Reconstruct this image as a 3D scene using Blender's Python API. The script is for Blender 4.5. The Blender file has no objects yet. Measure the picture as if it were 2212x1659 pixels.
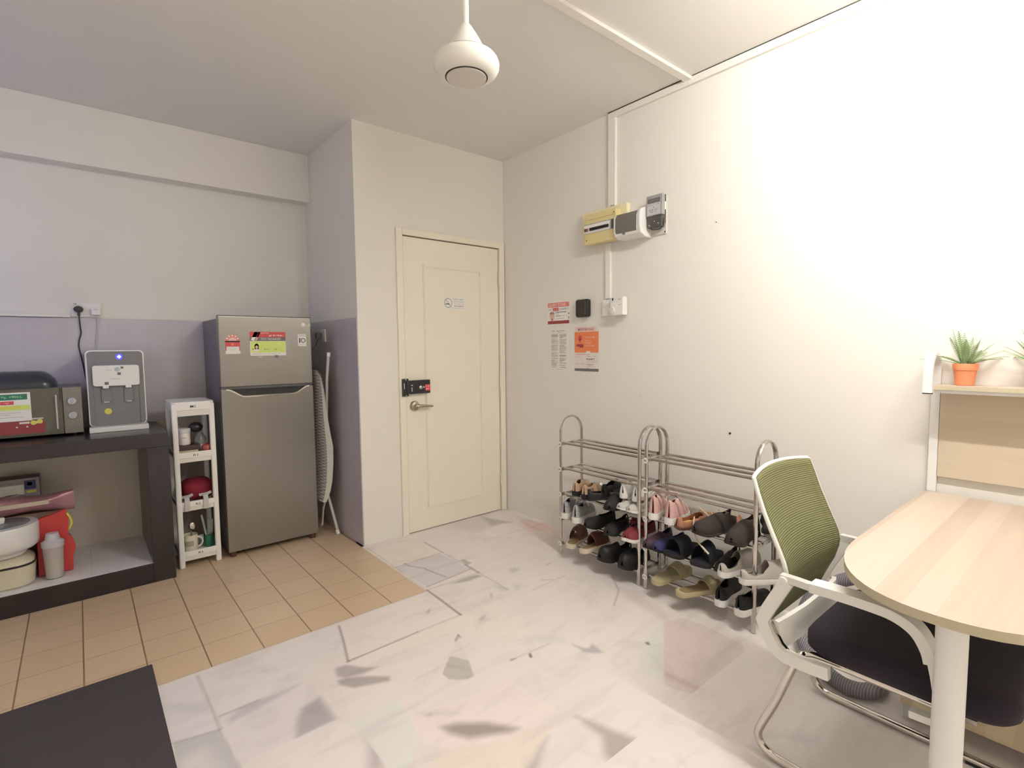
import bpy, bmesh, math, random
import numpy as np
from mathutils import Vector, Matrix, Euler
random.seed(7)
PI = math.pi
S = bpy.context.scene
COL = S.collection
S.view_settings.view_transform = 'Standard'
S.view_settings.look = 'None'
S.view_settings.gamma = 1.0
S.view_settings.use_curve_mapping = False
S.view_settings.exposure = 0.58
S.cycles.use_denoising = True
S.cycles.max_bounces = 10
S.cycles.diffuse_bounces = 6
S.cycles.sample_clamp_indirect = 6.0

# ---------------- camera (phone, held 1.30 m up, looking into the corner by the door)
cam_d = bpy.data.cameras.new('camera')
cam_d.sensor_width = 36.0
cam_d.lens = 36.0 * 1121.74 / 2212.0
cam_d.clip_start = 0.02
cam = bpy.data.objects.new('camera', cam_d)
COL.objects.link(cam)
yaw, pitch, roll = 0.69605, 0.070796, -0.010071
_f = Vector((math.sin(yaw) * math.cos(pitch), math.cos(yaw) * math.cos(pitch), -math.sin(pitch)))
_r = Vector((math.cos(yaw), -math.sin(yaw), 0)); _u = _r.cross(_f)
_r2 = math.cos(roll) * _r + math.sin(roll) * _u
_u2 = -math.sin(roll) * _r + math.cos(roll) * _u
cam.matrix_world = Matrix(((_r2.x, _u2.x, -_f.x, 0), (_r2.y, _u2.y, -_f.y, 0), (_r2.z, _u2.z, -_f.z, 1.30), (0, 0, 0, 1)))
S.camera = cam

# ---------------- world and lights
w = bpy.data.worlds.new('world'); S.world = w; w.use_nodes = True
w.node_tree.nodes['Background'].inputs[0].default_value = (0.55, 0.68, 1.0, 1)
w.node_tree.nodes['Background'].inputs[1].default_value = 0.3

def area_light(name, loc, target, size, size_y, power, color, shape='RECTANGLE'):
    d = bpy.data.lights.new(name, 'AREA'); d.energy = power; d.color = color
    d.shape = shape; d.size = size
    if shape == 'RECTANGLE': d.size_y = size_y
    o = bpy.data.objects.new(name, d); COL.objects.link(o); o.location = loc
    o.rotation_euler = (Vector(target) - Vector(loc)).to_track_quat('-Z', 'Y').to_euler()
    return o
CEIL = 2.73
# daylight through the kitchen window in the left wall (bluish)
area_light('window_daylight', (-1.06, 3.3, 1.75), (-.2, 3.75, 1.6), .9, 1.0, 2.5, (0.26, 0.36, 1.0))
LAMP_E = 252.0     # ceiling lamp over the dining side
FILL_E = 14.0     # unseen fill lamp added behind the camera

# ---------------- helpers
def mat(name, color, rough=0.5, metal=0.0, noise=0.0, nscale=20.0, bump=0.0, bscale=80.0, trans=0.0, alpha=1.0, emit=None, estr=0.0, coat=0.0, spec=None, color2=None):
    m = bpy.data.materials.new(name); m.use_nodes = True
    nt = m.node_tree; b = nt.nodes['Principled BSDF']
    b.inputs['Base Color'].default_value = (*color, 1)
    b.inputs['Roughness'].default_value = rough
    b.inputs['Metallic'].default_value = metal
    if spec is not None: b.inputs['Specular IOR Level'].default_value = spec
    if trans: b.inputs['Transmission Weight'].default_value = trans
    if alpha < 1: b.inputs['Alpha'].default_value = alpha
    if coat: b.inputs['Coat Weight'].default_value = coat
    if emit:
        b.inputs['Emission Color'].default_value = (*emit, 1); b.inputs['Emission Strength'].default_value = estr
    if noise or bump or color2:
        tc = nt.nodes.new('ShaderNodeTexCoord')
    if noise or color2:
        n = nt.nodes.new('ShaderNodeTexNoise'); n.inputs['Scale'].default_value = nscale; n.inputs['Detail'].default_value = 4
        nt.links.new(tc.outputs['Object'], n.inputs['Vector'])
        mx = nt.nodes.new('ShaderNodeMix'); mx.data_type = 'RGBA'
        c2 = color2 if color2 else tuple(max(0, c * (1 - noise)) for c in color)
        mx.inputs[6].default_value = (*color, 1); mx.inputs[7].default_value = (*c2, 1)
        nt.links.new(n.outputs['Fac'], mx.inputs[0]); nt.links.new(mx.outputs[2], b.inputs['Base Color'])
    if bump:
        n2 = nt.nodes.new('ShaderNodeTexNoise'); n2.inputs['Scale'].default_value = bscale; n2.inputs['Detail'].default_value = 3
        nt.links.new(tc.outputs['Object'], n2.inputs['Vector'])
        bp = nt.nodes.new('ShaderNodeBump'); bp.inputs['Strength'].default_value = bump; bp.inputs['Distance'].default_value = 0.002
        nt.links.new(n2.outputs['Fac'], bp.inputs['Height']); nt.links.new(bp.outputs['Normal'], b.inputs['Normal'])
    return m

def grid_nodes(nt, a, b, pa, pb, oa, ob, wa, wb):
    """mask = 1 on the joints of a grid: axis a with pitch pa, axis b with pitch pb (object space)"""
    N = nt.nodes.new; Lk = nt.links.new
    tc = N('ShaderNodeTexCoord'); sp = N('ShaderNodeSeparateXYZ'); Lk(tc.outputs['Object'], sp.inputs[0])
    res = []
    for ax, p, o, wd in ((a, pa, oa, wa), (b, pb, ob, wb)):
        s = N('ShaderNodeMath'); s.operation = 'SUBTRACT'; Lk(sp.outputs[ax], s.inputs[0]); s.inputs[1].default_value = o
        pp = N('ShaderNodeMath'); pp.operation = 'PINGPONG'; Lk(s.outputs[0], pp.inputs[0]); pp.inputs[1].default_value = p / 2
        lt = N('ShaderNodeMath'); lt.operation = 'LESS_THAN'; Lk(pp.outputs[0], lt.inputs[0]); lt.inputs[1].default_value = wd / 2
        fl = N('ShaderNodeMath'); fl.operation = 'DIVIDE'; Lk(s.outputs[0], fl.inputs[0]); fl.inputs[1].default_value = p
        f2 = N('ShaderNodeMath'); f2.operation = 'FLOOR'; Lk(fl.outputs[0], f2.inputs[0])
        res.append((lt, f2))
    cb = N('ShaderNodeCombineXYZ'); Lk(res[0][1].outputs[0], cb.inputs[0]); Lk(res[1][1].outputs[0], cb.inputs[1])
    wn = N('ShaderNodeTexWhiteNoise'); wn.noise_dimensions = '3D'; Lk(cb.outputs[0], wn.inputs['Vector'])
    return tc, sp, res[0][0], res[1][0], wn

def tile_mat(name, base, base2, joint_a, joint_b, a, b, pa, pb, oa, ob, wa, wb, rough, mott=0.5, mscale=6, split=None):
    m = bpy.data.materials.new(name); m.use_nodes = True; nt = m.node_tree; bs = nt.nodes['Principled BSDF']
    tc, sp, ja, jb, wn = grid_nodes(nt, a, b, pa, pb, oa, ob, wa, wb)
    N = nt.nodes.new; Lk = nt.links.new
    no = N('ShaderNodeTexNoise'); no.inputs['Scale'].default_value = mscale; no.inputs['Detail'].default_value = 5; Lk(tc.outputs['Object'], no.inputs['Vector'])
    ad = N('ShaderNodeMath'); ad.operation = 'MULTIPLY_ADD'; Lk(wn.outputs['Value'], ad.inputs[0]); ad.inputs[1].default_value = 1 - mott
    ml = N('ShaderNodeMath'); ml.operation = 'MULTIPLY'; Lk(no.outputs['Fac'], ml.inputs[0]); ml.inputs[1].default_value = mott; Lk(ml.outputs[0], ad.inputs[2])
    mx = N('ShaderNodeMix'); mx.data_type = 'RGBA'; mx.inputs[6].default_value = (*base, 1); mx.inputs[7].default_value = (*base2, 1); Lk(ad.outputs[0], mx.inputs[0])
    cur = mx.outputs[2]
    if split:
        z0, c1, c2 = split
        m2 = N('ShaderNodeMix'); m2.data_type = 'RGBA'; m2.inputs[6].default_value = (*c1, 1); m2.inputs[7].default_value = (*c2, 1); Lk(ad.outputs[0], m2.inputs[0])
        l = N('ShaderNodeMath'); l.operation = 'LESS_THAN'; Lk(sp.outputs[2], l.inputs[0]); l.inputs[1].default_value = z0
        m3 = N('ShaderNodeMix'); m3.data_type = 'RGBA'; Lk(l.outputs[0], m3.inputs[0]); Lk(cur, m3.inputs[6]); Lk(m2.outputs[2], m3.inputs[7]); cur = m3.outputs[2]
    for j, c in ((jb, joint_b), (ja, joint_a)):
        m4 = N('ShaderNodeMix'); m4.data_type = 'RGBA'; Lk(j.outputs[0], m4.inputs[0]); Lk(cur, m4.inputs[6]); m4.inputs[7].default_value = (*c, 1); cur = m4.outputs[2]
    Lk(cur, bs.inputs['Base Color']); bs.inputs['Roughness'].default_value = rough
    mxj = N('ShaderNodeMath'); mxj.operation = 'MAXIMUM'; Lk(ja.outputs[0], mxj.inputs[0]); Lk(jb.outputs[0], mxj.inputs[1])
    bp = N('ShaderNodeBump'); bp.inputs['Strength'].default_value = 0.5; bp.inputs['Distance'].default_value = 0.002; bp.invert = True
    Lk(mxj.outputs[0], bp.inputs['Height']); Lk(bp.outputs['Normal'], bs.inputs['Normal'])
    return m

def stripe_mat(name, c1, c2, axis, freq, rough=0.7, bump=0.6, power=1.0, metal=0.0):
    """fine ribs across one object axis, or a weave when two axes are given"""
    m = bpy.data.materials.new(name); m.use_nodes = True; nt = m.node_tree; bs = nt.nodes['Principled BSDF']
    N = nt.nodes.new; Lk = nt.links.new
    tc = N('ShaderNodeTexCoord'); sp = N('ShaderNodeSeparateXYZ'); Lk(tc.outputs['Object'], sp.inputs[0])
    outs = []
    for ax in axis:
        mu = N('ShaderNodeMath'); mu.operation = 'MULTIPLY'; Lk(sp.outputs[ax], mu.inputs[0]); mu.inputs[1].default_value = freq * 2 * PI
        si = N('ShaderNodeMath'); si.operation = 'SINE'; Lk(mu.outputs[0], si.inputs[0]); outs.append(si)
    if len(outs) == 2:
        s = N('ShaderNodeMath'); s.operation = 'MULTIPLY'; Lk(outs[0].outputs[0], s.inputs[0]); Lk(outs[1].outputs[0], s.inputs[1])
    else: s = outs[0]
    r = N('ShaderNodeMapRange'); Lk(s.outputs[0], r.inputs[0]); r.inputs[1].default_value = -1; r.inputs[2].default_value = 1
    mx = N('ShaderNodeMix'); mx.data_type = 'RGBA'; mx.inputs[6].default_value = (*c1, 1); mx.inputs[7].default_value = (*c2, 1); Lk(r.outputs[0], mx.inputs[0])
    Lk(mx.outputs[2], bs.inputs['Base Color']); bs.inputs['Roughness'].default_value = rough; bs.inputs['Metallic'].default_value = metal
    bp = N('ShaderNodeBump'); bp.inputs['Strength'].default_value = bump; bp.inputs['Distance'].default_value = 0.002
    Lk(r.outputs[0], bp.inputs['Height']); Lk(bp.outputs['Normal'], bs.inputs['Normal'])
    return m

class MB:
    """collects shapes (world coordinates) and links them as ONE mesh object"""
    def __init__(s): s.bm = bmesh.new(); s.mats = []; s.mi = 0; s.wn = False
    def m(s, mt):
        if mt not in s.mats: s.mats.append(mt)
        s.mi = s.mats.index(mt); return s
    def _f(s, vs):
        try: f = s.bm.faces.new(vs); f.material_index = s.mi; return f
        except ValueError: return None
    def box(s, x0, x1, y0, y1, z0, z1, bev=0.0, seg=2, M=None):
        if bev > 0 and bev * 2 >= min(x1 - x0, y1 - y0, z1 - z0): bev = min(x1 - x0, y1 - y0, z1 - z0) * .45
        b2 = bmesh.new(); bmesh.ops.create_cube(b2, size=1)
        for v in b2.verts: v.co = Vector(((x0 + x1) / 2 + v.co.x * (x1 - x0), (y0 + y1) / 2 + v.co.y * (y1 - y0), (z0 + z1) / 2 + v.co.z * (z1 - z0)))
        if bev > 0: s.wn = True; bmesh.ops.bevel(b2, geom=b2.edges[:], offset=bev, segments=seg, affect='EDGES', profile=.5)
        return s.merge(b2, M)
    def merge(s, b2, M=None):
        mp = {}
        for v in b2.verts:
            mp[v] = s.bm.verts.new(M @ v.co if M else v.co)
        for f in b2.faces: s._f([mp[v] for v in f.verts])
        b2.free(); return s
    def prism(s, pts, axis, a, b, bev=0.0, seg=2, M=None):
        """2-D outline extruded along an axis: axis 0 pts=(y,z), 1 pts=(x,z), 2 pts=(x,y)"""
        def P(p, t):
            return Vector((t, p[0], p[1])) if axis == 0 else Vector((p[0], t, p[1])) if axis == 1 else Vector((p[0], p[1], t))
        b2 = bmesh.new(); A = [b2.verts.new(P(p, a)) for p in pts]; B = [b2.verts.new(P(p, b)) for p in pts]; n = len(pts)
        b2.faces.new(A); b2.faces.new(B[::-1])
        for i in range(n): b2.faces.new([A[i], B[i], B[(i + 1) % n], A[(i + 1) % n]])
        bmesh.ops.recalc_face_normals(b2, faces=b2.faces[:])
        if bev > 0:
            s.wn = True; es = [e for e in b2.edges if (e.verts[0] in A) == (e.verts[1] in A)]
            bmesh.ops.bevel(b2, geom=es, offset=bev, segments=seg, affect='EDGES', profile=.5)
        return s.merge(b2, M)
    def rings(s, rings, cap=True, closed=False):
        R = [[s.bm.verts.new(p) for p in r] for r in rings]; n = len(R[0])
        rng = range(len(R)) if closed else range(len(R) - 1)
        for i in rng:
            a, b = R[i], R[(i + 1) % len(R)]
            for j in range(n): s._f([a[j], a[(j + 1) % n], b[(j + 1) % n], b[j]])
        if cap and not closed: s._f(R[0][::-1]); s._f(R[-1])
        return s
    def tube(s, pts, r, n=10, closed=False, flat=None, up=None, cap=True):
        """round tube along a path; flat=(half width along up, half thickness) gives an oval bar"""
        P = [Vector(p) for p in pts]; rr = r if isinstance(r, (list, tuple)) else [r] * len(P)
        T = []
        for i in range(len(P)):
            a = P[i - 1] if (i > 0 or closed) else P[i]; b = P[(i + 1) % len(P)] if (i < len(P) - 1 or closed) else P[i]
            T.append((b - a).normalized())
        if up is not None: nrm = Vector(up)
        else:
            nrm = Vector((0, 0, 1)) if abs(T[0].z) < .9 else Vector((1, 0, 0))
        rings = []
        for i in range(len(P)):
            nrm = (nrm - T[i] * nrm.dot(T[i])).normalized() if up is None else (Vector(up) - T[i] * Vector(up).dot(T[i])).normalized()
            bi = T[i].cross(nrm)
            a, b = (flat if flat else (rr[i], rr[i]))
            rings.append([P[i] + nrm * (a * math.cos(2 * PI * k / n)) + bi * (b * math.sin(2 * PI * k / n)) for k in range(n)])
        return s.rings(rings, cap, closed)
    def bar(s, pts, up, hw, ht, closed=False):
        """rectangular strip: hw half width along `up`, ht half thickness"""
        P = [Vector(p) for p in pts]; rings = []
        for i in range(len(P)):
            a = P[i - 1] if i > 0 else P[i]; b = P[i + 1] if i < len(P) - 1 else P[i]
            t = (b - a).normalized(); u = (Vector(up) - t * Vector(up).dot(t)).normalized(); n = t.cross(u)
            rings.append([P[i] + u * hw + n * ht, P[i] - u * hw + n * ht, P[i] - u * hw - n * ht, P[i] + u * hw - n * ht])
        return s.rings(rings)
    def cyl(s, p0, p1, r0, r1=None, n=20):
        return s.tube([p0, p1], [r0, r0 if r1 is None else r1], n)
    def lathe(s, prof, c, n=28, axis=None, cap=True):
        """profile (radius, height) turned about +Z (or `axis`) through c"""
        c = Vector(c); M = Matrix.Identity(3) if axis is None else Vector(axis).normalized().to_track_quat('Z', 'Y').to_matrix()
        rings = [[c + M @ Vector((max(r, 1e-4) * math.cos(2 * PI * k / n), max(r, 1e-4) * math.sin(2 * PI * k / n), h)) for k in range(n)] for r, h in prof]
        return s.rings(rings, cap)
    def ball(s, c, r, n=14, sc=(1, 1, 1)):
        prof = [(math.sin(PI * i / n), -math.cos(PI * i / n)) for i in range(n + 1)]
        c = Vector(c); k2 = n + 6
        return s.rings([[c + Vector((max(a, 1e-3) * math.cos(2 * PI * k / k2) * r * sc[0], max(a, 1e-3) * math.sin(2 * PI * k / k2) * r * sc[1], b * r * sc[2])) for k in range(k2)] for a, b in prof])
    def quad(s, *p): s._f([s.bm.verts.new(Vector(q)) for q in p]); return s
    def text(s, txt, o, U, V, h, width=None, lift=0.0003, align='LEFT', bold=0.0):
        """lettering on the plane o,U,V; h = capital height"""
        o, U, V = Vector(o), Vector(U), Vector(V); Nn = U.cross(V)
        c = bpy.data.curves.new('t', 'FONT'); c.body = txt; c.size = 1.0; c.offset = bold; c.resolution_u = 2
        ob = bpy.data.objects.new('t', c); me = ob.to_mesh()
        if len(me.vertices):
            xs = [v.co.x for v in me.vertices]; wd = max(xs) - min(xs); x0 = min(xs)
            kv = h / 0.70; ku = (width / wd) if width else kv
            sh = 0 if align == 'LEFT' else -wd * ku / 2
            vs = [s.bm.verts.new(o + U * ((v.co.x - x0) * ku + sh) + V * (v.co.y * kv) + Nn * lift) for v in me.vertices]
            for p in me.polygons: s._f([vs[i] for i in p.vertices])
        ob.to_mesh_clear(); bpy.data.objects.remove(ob); bpy.data.curves.remove(c)
        return s
    def build(s, name, parent=None, off=(0, 0, 0), smooth=True, ang=35):
        me = bpy.data.meshes.new(name)
        bmesh.ops.recalc_face_normals(s.bm, faces=s.bm.faces[:]) if not getattr(s, 'keep', False) else None
        o3 = Vector(off)
        for v in s.bm.verts: v.co -= o3
        s.bm.to_mesh(me); s.bm.free()
        for mt in s.mats: me.materials.append(mt)
        if smooth:
            me.polygons.foreach_set('use_smooth', [True] * len(me.polygons)); me.set_sharp_from_angle(angle=math.radians(ang))
        ob = bpy.data.objects.new(name, me); COL.objects.link(ob)
        if parent is not None: ob.parent = parent
        if smooth and s.wn:
            m_ = ob.modifiers.new('even_shading', 'WEIGHTED_NORMAL'); m_.keep_sharp = True; m_.weight = 80
        return ob

class Sheet:
    """rectangles, discs and lettering on a flat printed face: origin lower left, U right, V up"""
    def __init__(s, mb, o, U, V): s.mb, s.o, s.U, s.V = mb, Vector(o), Vector(U), Vector(V); s.N = s.U.cross(s.V)
    def p(s, u, v, l): return s.o + s.U * u + s.V * v + s.N * l
    def slab(s, u0, v0, u1, v1, mt, t=.0008):
        s.mb.m(mt); q = [(u0, v0), (u1, v0), (u1, v1), (u0, v1)]
        s.mb.rings([[s.p(a, b, 0) for a, b in q], [s.p(a, b, t) for a, b in q]]); return s
    def rect(s, u0, v0, u1, v1, mt, l=.0013):
        s.mb.m(mt).quad(s.p(u0, v0, l), s.p(u1, v0, l), s.p(u1, v1, l), s.p(u0, v1, l)); return s
    def poly(s, pts, mt, l=.0013):
        s.mb.m(mt); s.mb._f([s.mb.bm.verts.new(s.p(a, b, l)) for a, b in pts]); return s
    def disc(s, u, v, r, mt, l=.0013, r2=None, n=24, a0=0, a1=2 * PI):
        return s.poly([(u + r * math.cos(a0 + (a1 - a0) * k / n), v + (r2 or r) * math.sin(a0 + (a1 - a0) * k / n)) for k in range(n + (0 if a1 - a0 > 6.28 else 1))], mt, l)
    def ring(s, u, v, r0, r1, mt, l=.0015, n=24):
        for k in range(n):
            a, b = 2 * PI * k / n, 2 * PI * (k + 1) / n
            s.poly([(u + r0 * math.cos(a), v + r0 * math.sin(a)), (u + r1 * math.cos(a), v + r1 * math.sin(a)), (u + r1 * math.cos(b), v + r1 * math.sin(b)), (u + r0 * math.cos(b), v + r0 * math.sin(b))], mt, l)
        return s
    def text(s, t, u, v, h, mt, width=None, l=.0019, align='LEFT', bold=0.0):
        l = max(l, .0012)
        if t in LEGIBLE: s.mb.m(mt); s.mb.text(t, s.p(u, v, 0), s.U, s.V, h, width, l, align, bold * .35); return s
        # print too small to read in the photo: broken strokes of the same length
        rn = random.Random(len(t) * 7 + int(u * 1000)); n = max(2, len(t)); w_ = (width or h * .7 * n) / n
        for k in range(n):
            if t[k] == ' ': continue
            a = u + w_ * k; b0 = rn.choice((0, .15, .3)) * h; b1 = h * rn.choice((.75, .9, 1.0))
            s.rect(a, v + b0, a + w_ * .28, v + b1, mt, l); s.rect(a + w_ * .28, v + b0 + (b1 - b0) * rn.choice((0, .4, .75)), a + w_ * .8, v + b0 + (b1 - b0) * rn.choice((.25, .55, 1.0)), mt, l)
        return s

LEGIBLE = {'QUIET ZONE', 'KEEP', 'QUIET', '& RESPECT', 'MONITORED USAGE', 'NO SMOKING', 'RM 10,000.00', 'LG', '1', 'STAY ORGANIZED', 'M1', 'M2', 'M3', 'R1', 'R2', 'R3'}
def thing(name, label, cat, loc=(0, 0, 0), group=None, rz=0.0):
    o = bpy.data.objects.new(name, None); COL.objects.link(o); o.location = loc; o.rotation_euler = (0, 0, rz)
    o.empty_display_size = .05; o['label'] = label; o['category'] = cat
    if group: o['group'] = group
    return o
def tag(o, label, cat, group=None, kind=None):
    o['label'] = label; o['category'] = cat
    if group: o['group'] = group
    if kind: o['kind'] = kind
    return o
def struct(name, mb, parent=None, **k):
    o = mb.build(name, parent, **k)
    if parent is None: o['kind'] = 'structure'
    return o
def lbl(o, text): o['label'] = text; return o
def arc(cx, cy, r, a0, a1, n): return [(cx + r * math.cos(a0 + (a1 - a0) * i / n), cy + r * math.sin(a0 + (a1 - a0) * i / n)) for i in range(n + 1)]
def rrect(x0, x1, y0, y1, r, n=5):
    return arc(x1 - r, y1 - r, r, 0, PI / 2, n) + arc(x0 + r, y1 - r, r, PI / 2, PI, n) + arc(x0 + r, y0 + r, r, PI, 1.5 * PI, n) + arc(x1 - r, y0 + r, r, 1.5 * PI, 2 * PI, n)
X, Y, Z = Vector((1, 0, 0)), Vector((0, 1, 0)), Vector((0, 0, 1))
# ---------------- materials
PAINT = mat('cream_wall_paint', (.80, .778, .725), .75, noise=.04, nscale=1.5, bump=.25, bscale=220)
CEILM = mat('white_ceiling_paint', (.79, .775, .74), .8, noise=.03, nscale=1.2)
TRIMW = mat('trunking_white', (.82, .80, .745), .5)
DOORM = mat('cream_door_paint', (.86, .81, .695), .42, noise=.03, nscale=3)
GAP = mat('dark_gap', (.03, .025, .02), .8)
WHITE = mat('white_plastic', (.82, .82, .80), .35)
OFFW = mat('offwhite_plastic', (.74, .73, .68), .4)
BLACK = mat('black_plastic', (.018, .017, .018), .35)
DKGREY = mat('dark_grey_plastic', (.10, .10, .105), .4)
MIDGREY = mat('mid_grey_plastic', (.20, .20, .215), .4)
LTGREY = mat('light_grey_plastic', (.52, .52, .53), .45)
CHROME = mat('chrome', (.66, .64, .61), .16, 1.0)
STEEL = mat('stainless_tube', (.60, .57, .53), .22, 1.0)
SATIN = mat('satin_nickel', (.50, .46, .38), .28, 1.0)
PAPER = mat('white_paper', (.84, .83, .80), .6)
PAPER2 = mat('cream_paper', (.80, .77, .70), .6)
RED = mat('red_print', (.62, .07, .08), .5)
CORAL = mat('coral_print', (.72, .22, .20), .5)
MAROON = mat('maroon_print', (.30, .045, .05), .5)
ORANGE = mat('orange_print', (.78, .23, .09), .5)
YELLOW = mat('yellow_print', (.70, .66, .12), .5)
LIME = mat('lime_print', (.62, .76, .20), .5)
GREEN = mat('green_print', (.03, .20, .13), .5)
MINT = mat('mint_print', (.32, .58, .33), .5)
INK = mat('grey_ink', (.16, .155, .15), .6)
INKL = mat('light_grey_ink', (.42, .41, .39), .6)
INKD = mat('black_ink', (.015, .015, .015), .6)
PINKP = mat('pink_print', (.80, .50, .48), .5)
SKIN = mat('skin_print', (.72, .48, .38), .6)
NAVY = mat('navy_print', (.05, .05, .16), .5)

# ---------------- the room shell
XR, YD, YK, XI = 2.60, 3.20, 4.08, 1.39     # right wall, door wall, kitchen wall, inner corner wall
b = MB().m(PAINT); b.box(XR, XR + .12, -2.2, YD + .25, 0, CEIL); struct('wall_right', b)
b = MB().m(PAINT)
b.box(XI, 1.675, YD, YD + .10, 0, CEIL); b.box(1.675, XR, YD, YD + .10, 2.105, CEIL); b.box(2.575, XR, YD, YD + .10, 0, 2.105)
struct('wall_back', b)
b = MB().m(PAINT); b.box(XI, XI + .12, YD + .10, YK + .14, 0, CEIL); struct('wall_corner', b)
b = MB().m(PAINT); b.box(-1.12, XI, YK + .02, YK + .14, 0, CEIL); struct('wall_kitchen', b)
b = MB().m(PAINT); b.box(-1.12, -1.0, -2.2, 2.8, 0, CEIL); b.box(-1.12, -1.0, 3.8, YK + .02, 0, CEIL); b.box(-1.12, -1.0, 2.8, 3.8, 0, 1.15); b.box(-1.12, -1.0, 2.8, 3.8, 2.3, CEIL); struct('wall_left', b)
b = MB().m(PAINT); b.box(-1.12, XR + .12, -2.32, -2.2, 0, CEIL); struct('wall_near', b)
b = MB().m(CEILM); b.box(-1.12, XR + .12, -2.32, YK + .14, CEIL, CEIL + .1); struct('ceiling', b)
b = MB().m(PAINT); b.box(-1.0, XI, 3.99, YK + .02, 2.387, CEIL, .004); struct('trim_1', b)   # beam over the kitchen wall
# glazed tiles on the kitchen wall and on the corner wall
T1 = tile_mat('glazed_wall_tiles', (.50, .48, .54), (.60, .57, .60), (.50, .47, .47), (.50, .47, .47), 0, 2, .195, .25, .155, 0.0, .0014, .0014, .22, .8, 4, split=(.842, (.60, .54, .46), (.66, .60, .52)))
b = MB().m(T1); b.box(-1.0, XI - .005, YK, YK + .02, 0, 1.50, .002); struct('trim_2', b)
T2 = tile_mat('glazed_corner_tiles', (.47, .45, .50), (.58, .54, .57), (.44, .42, .45), (.44, .42, .45), 1, 2, .195, .25, 3.205, 0.0, .0015, .0015, .25, .85, 4)
b = MB().m(T2); b.box(XI - .008, XI + .0005, YD - .002, YK, 0, 1.50, .002); struct('trim_3', b)
# window in the left wall, out of the picture
b = MB().m(WHITE)
for a, c in ((2.8, 2.84), (3.28, 3.32), (3.76, 3.8)): b.box(-1.10, -1.04, a, c, 1.15, 2.3)
b.box(-1.10, -1.04, 2.8, 3.8, 1.15, 1.19); b.box(-1.10, -1.04, 2.8, 3.8, 2.26, 2.3)
win = struct('window_1', b)

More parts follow.
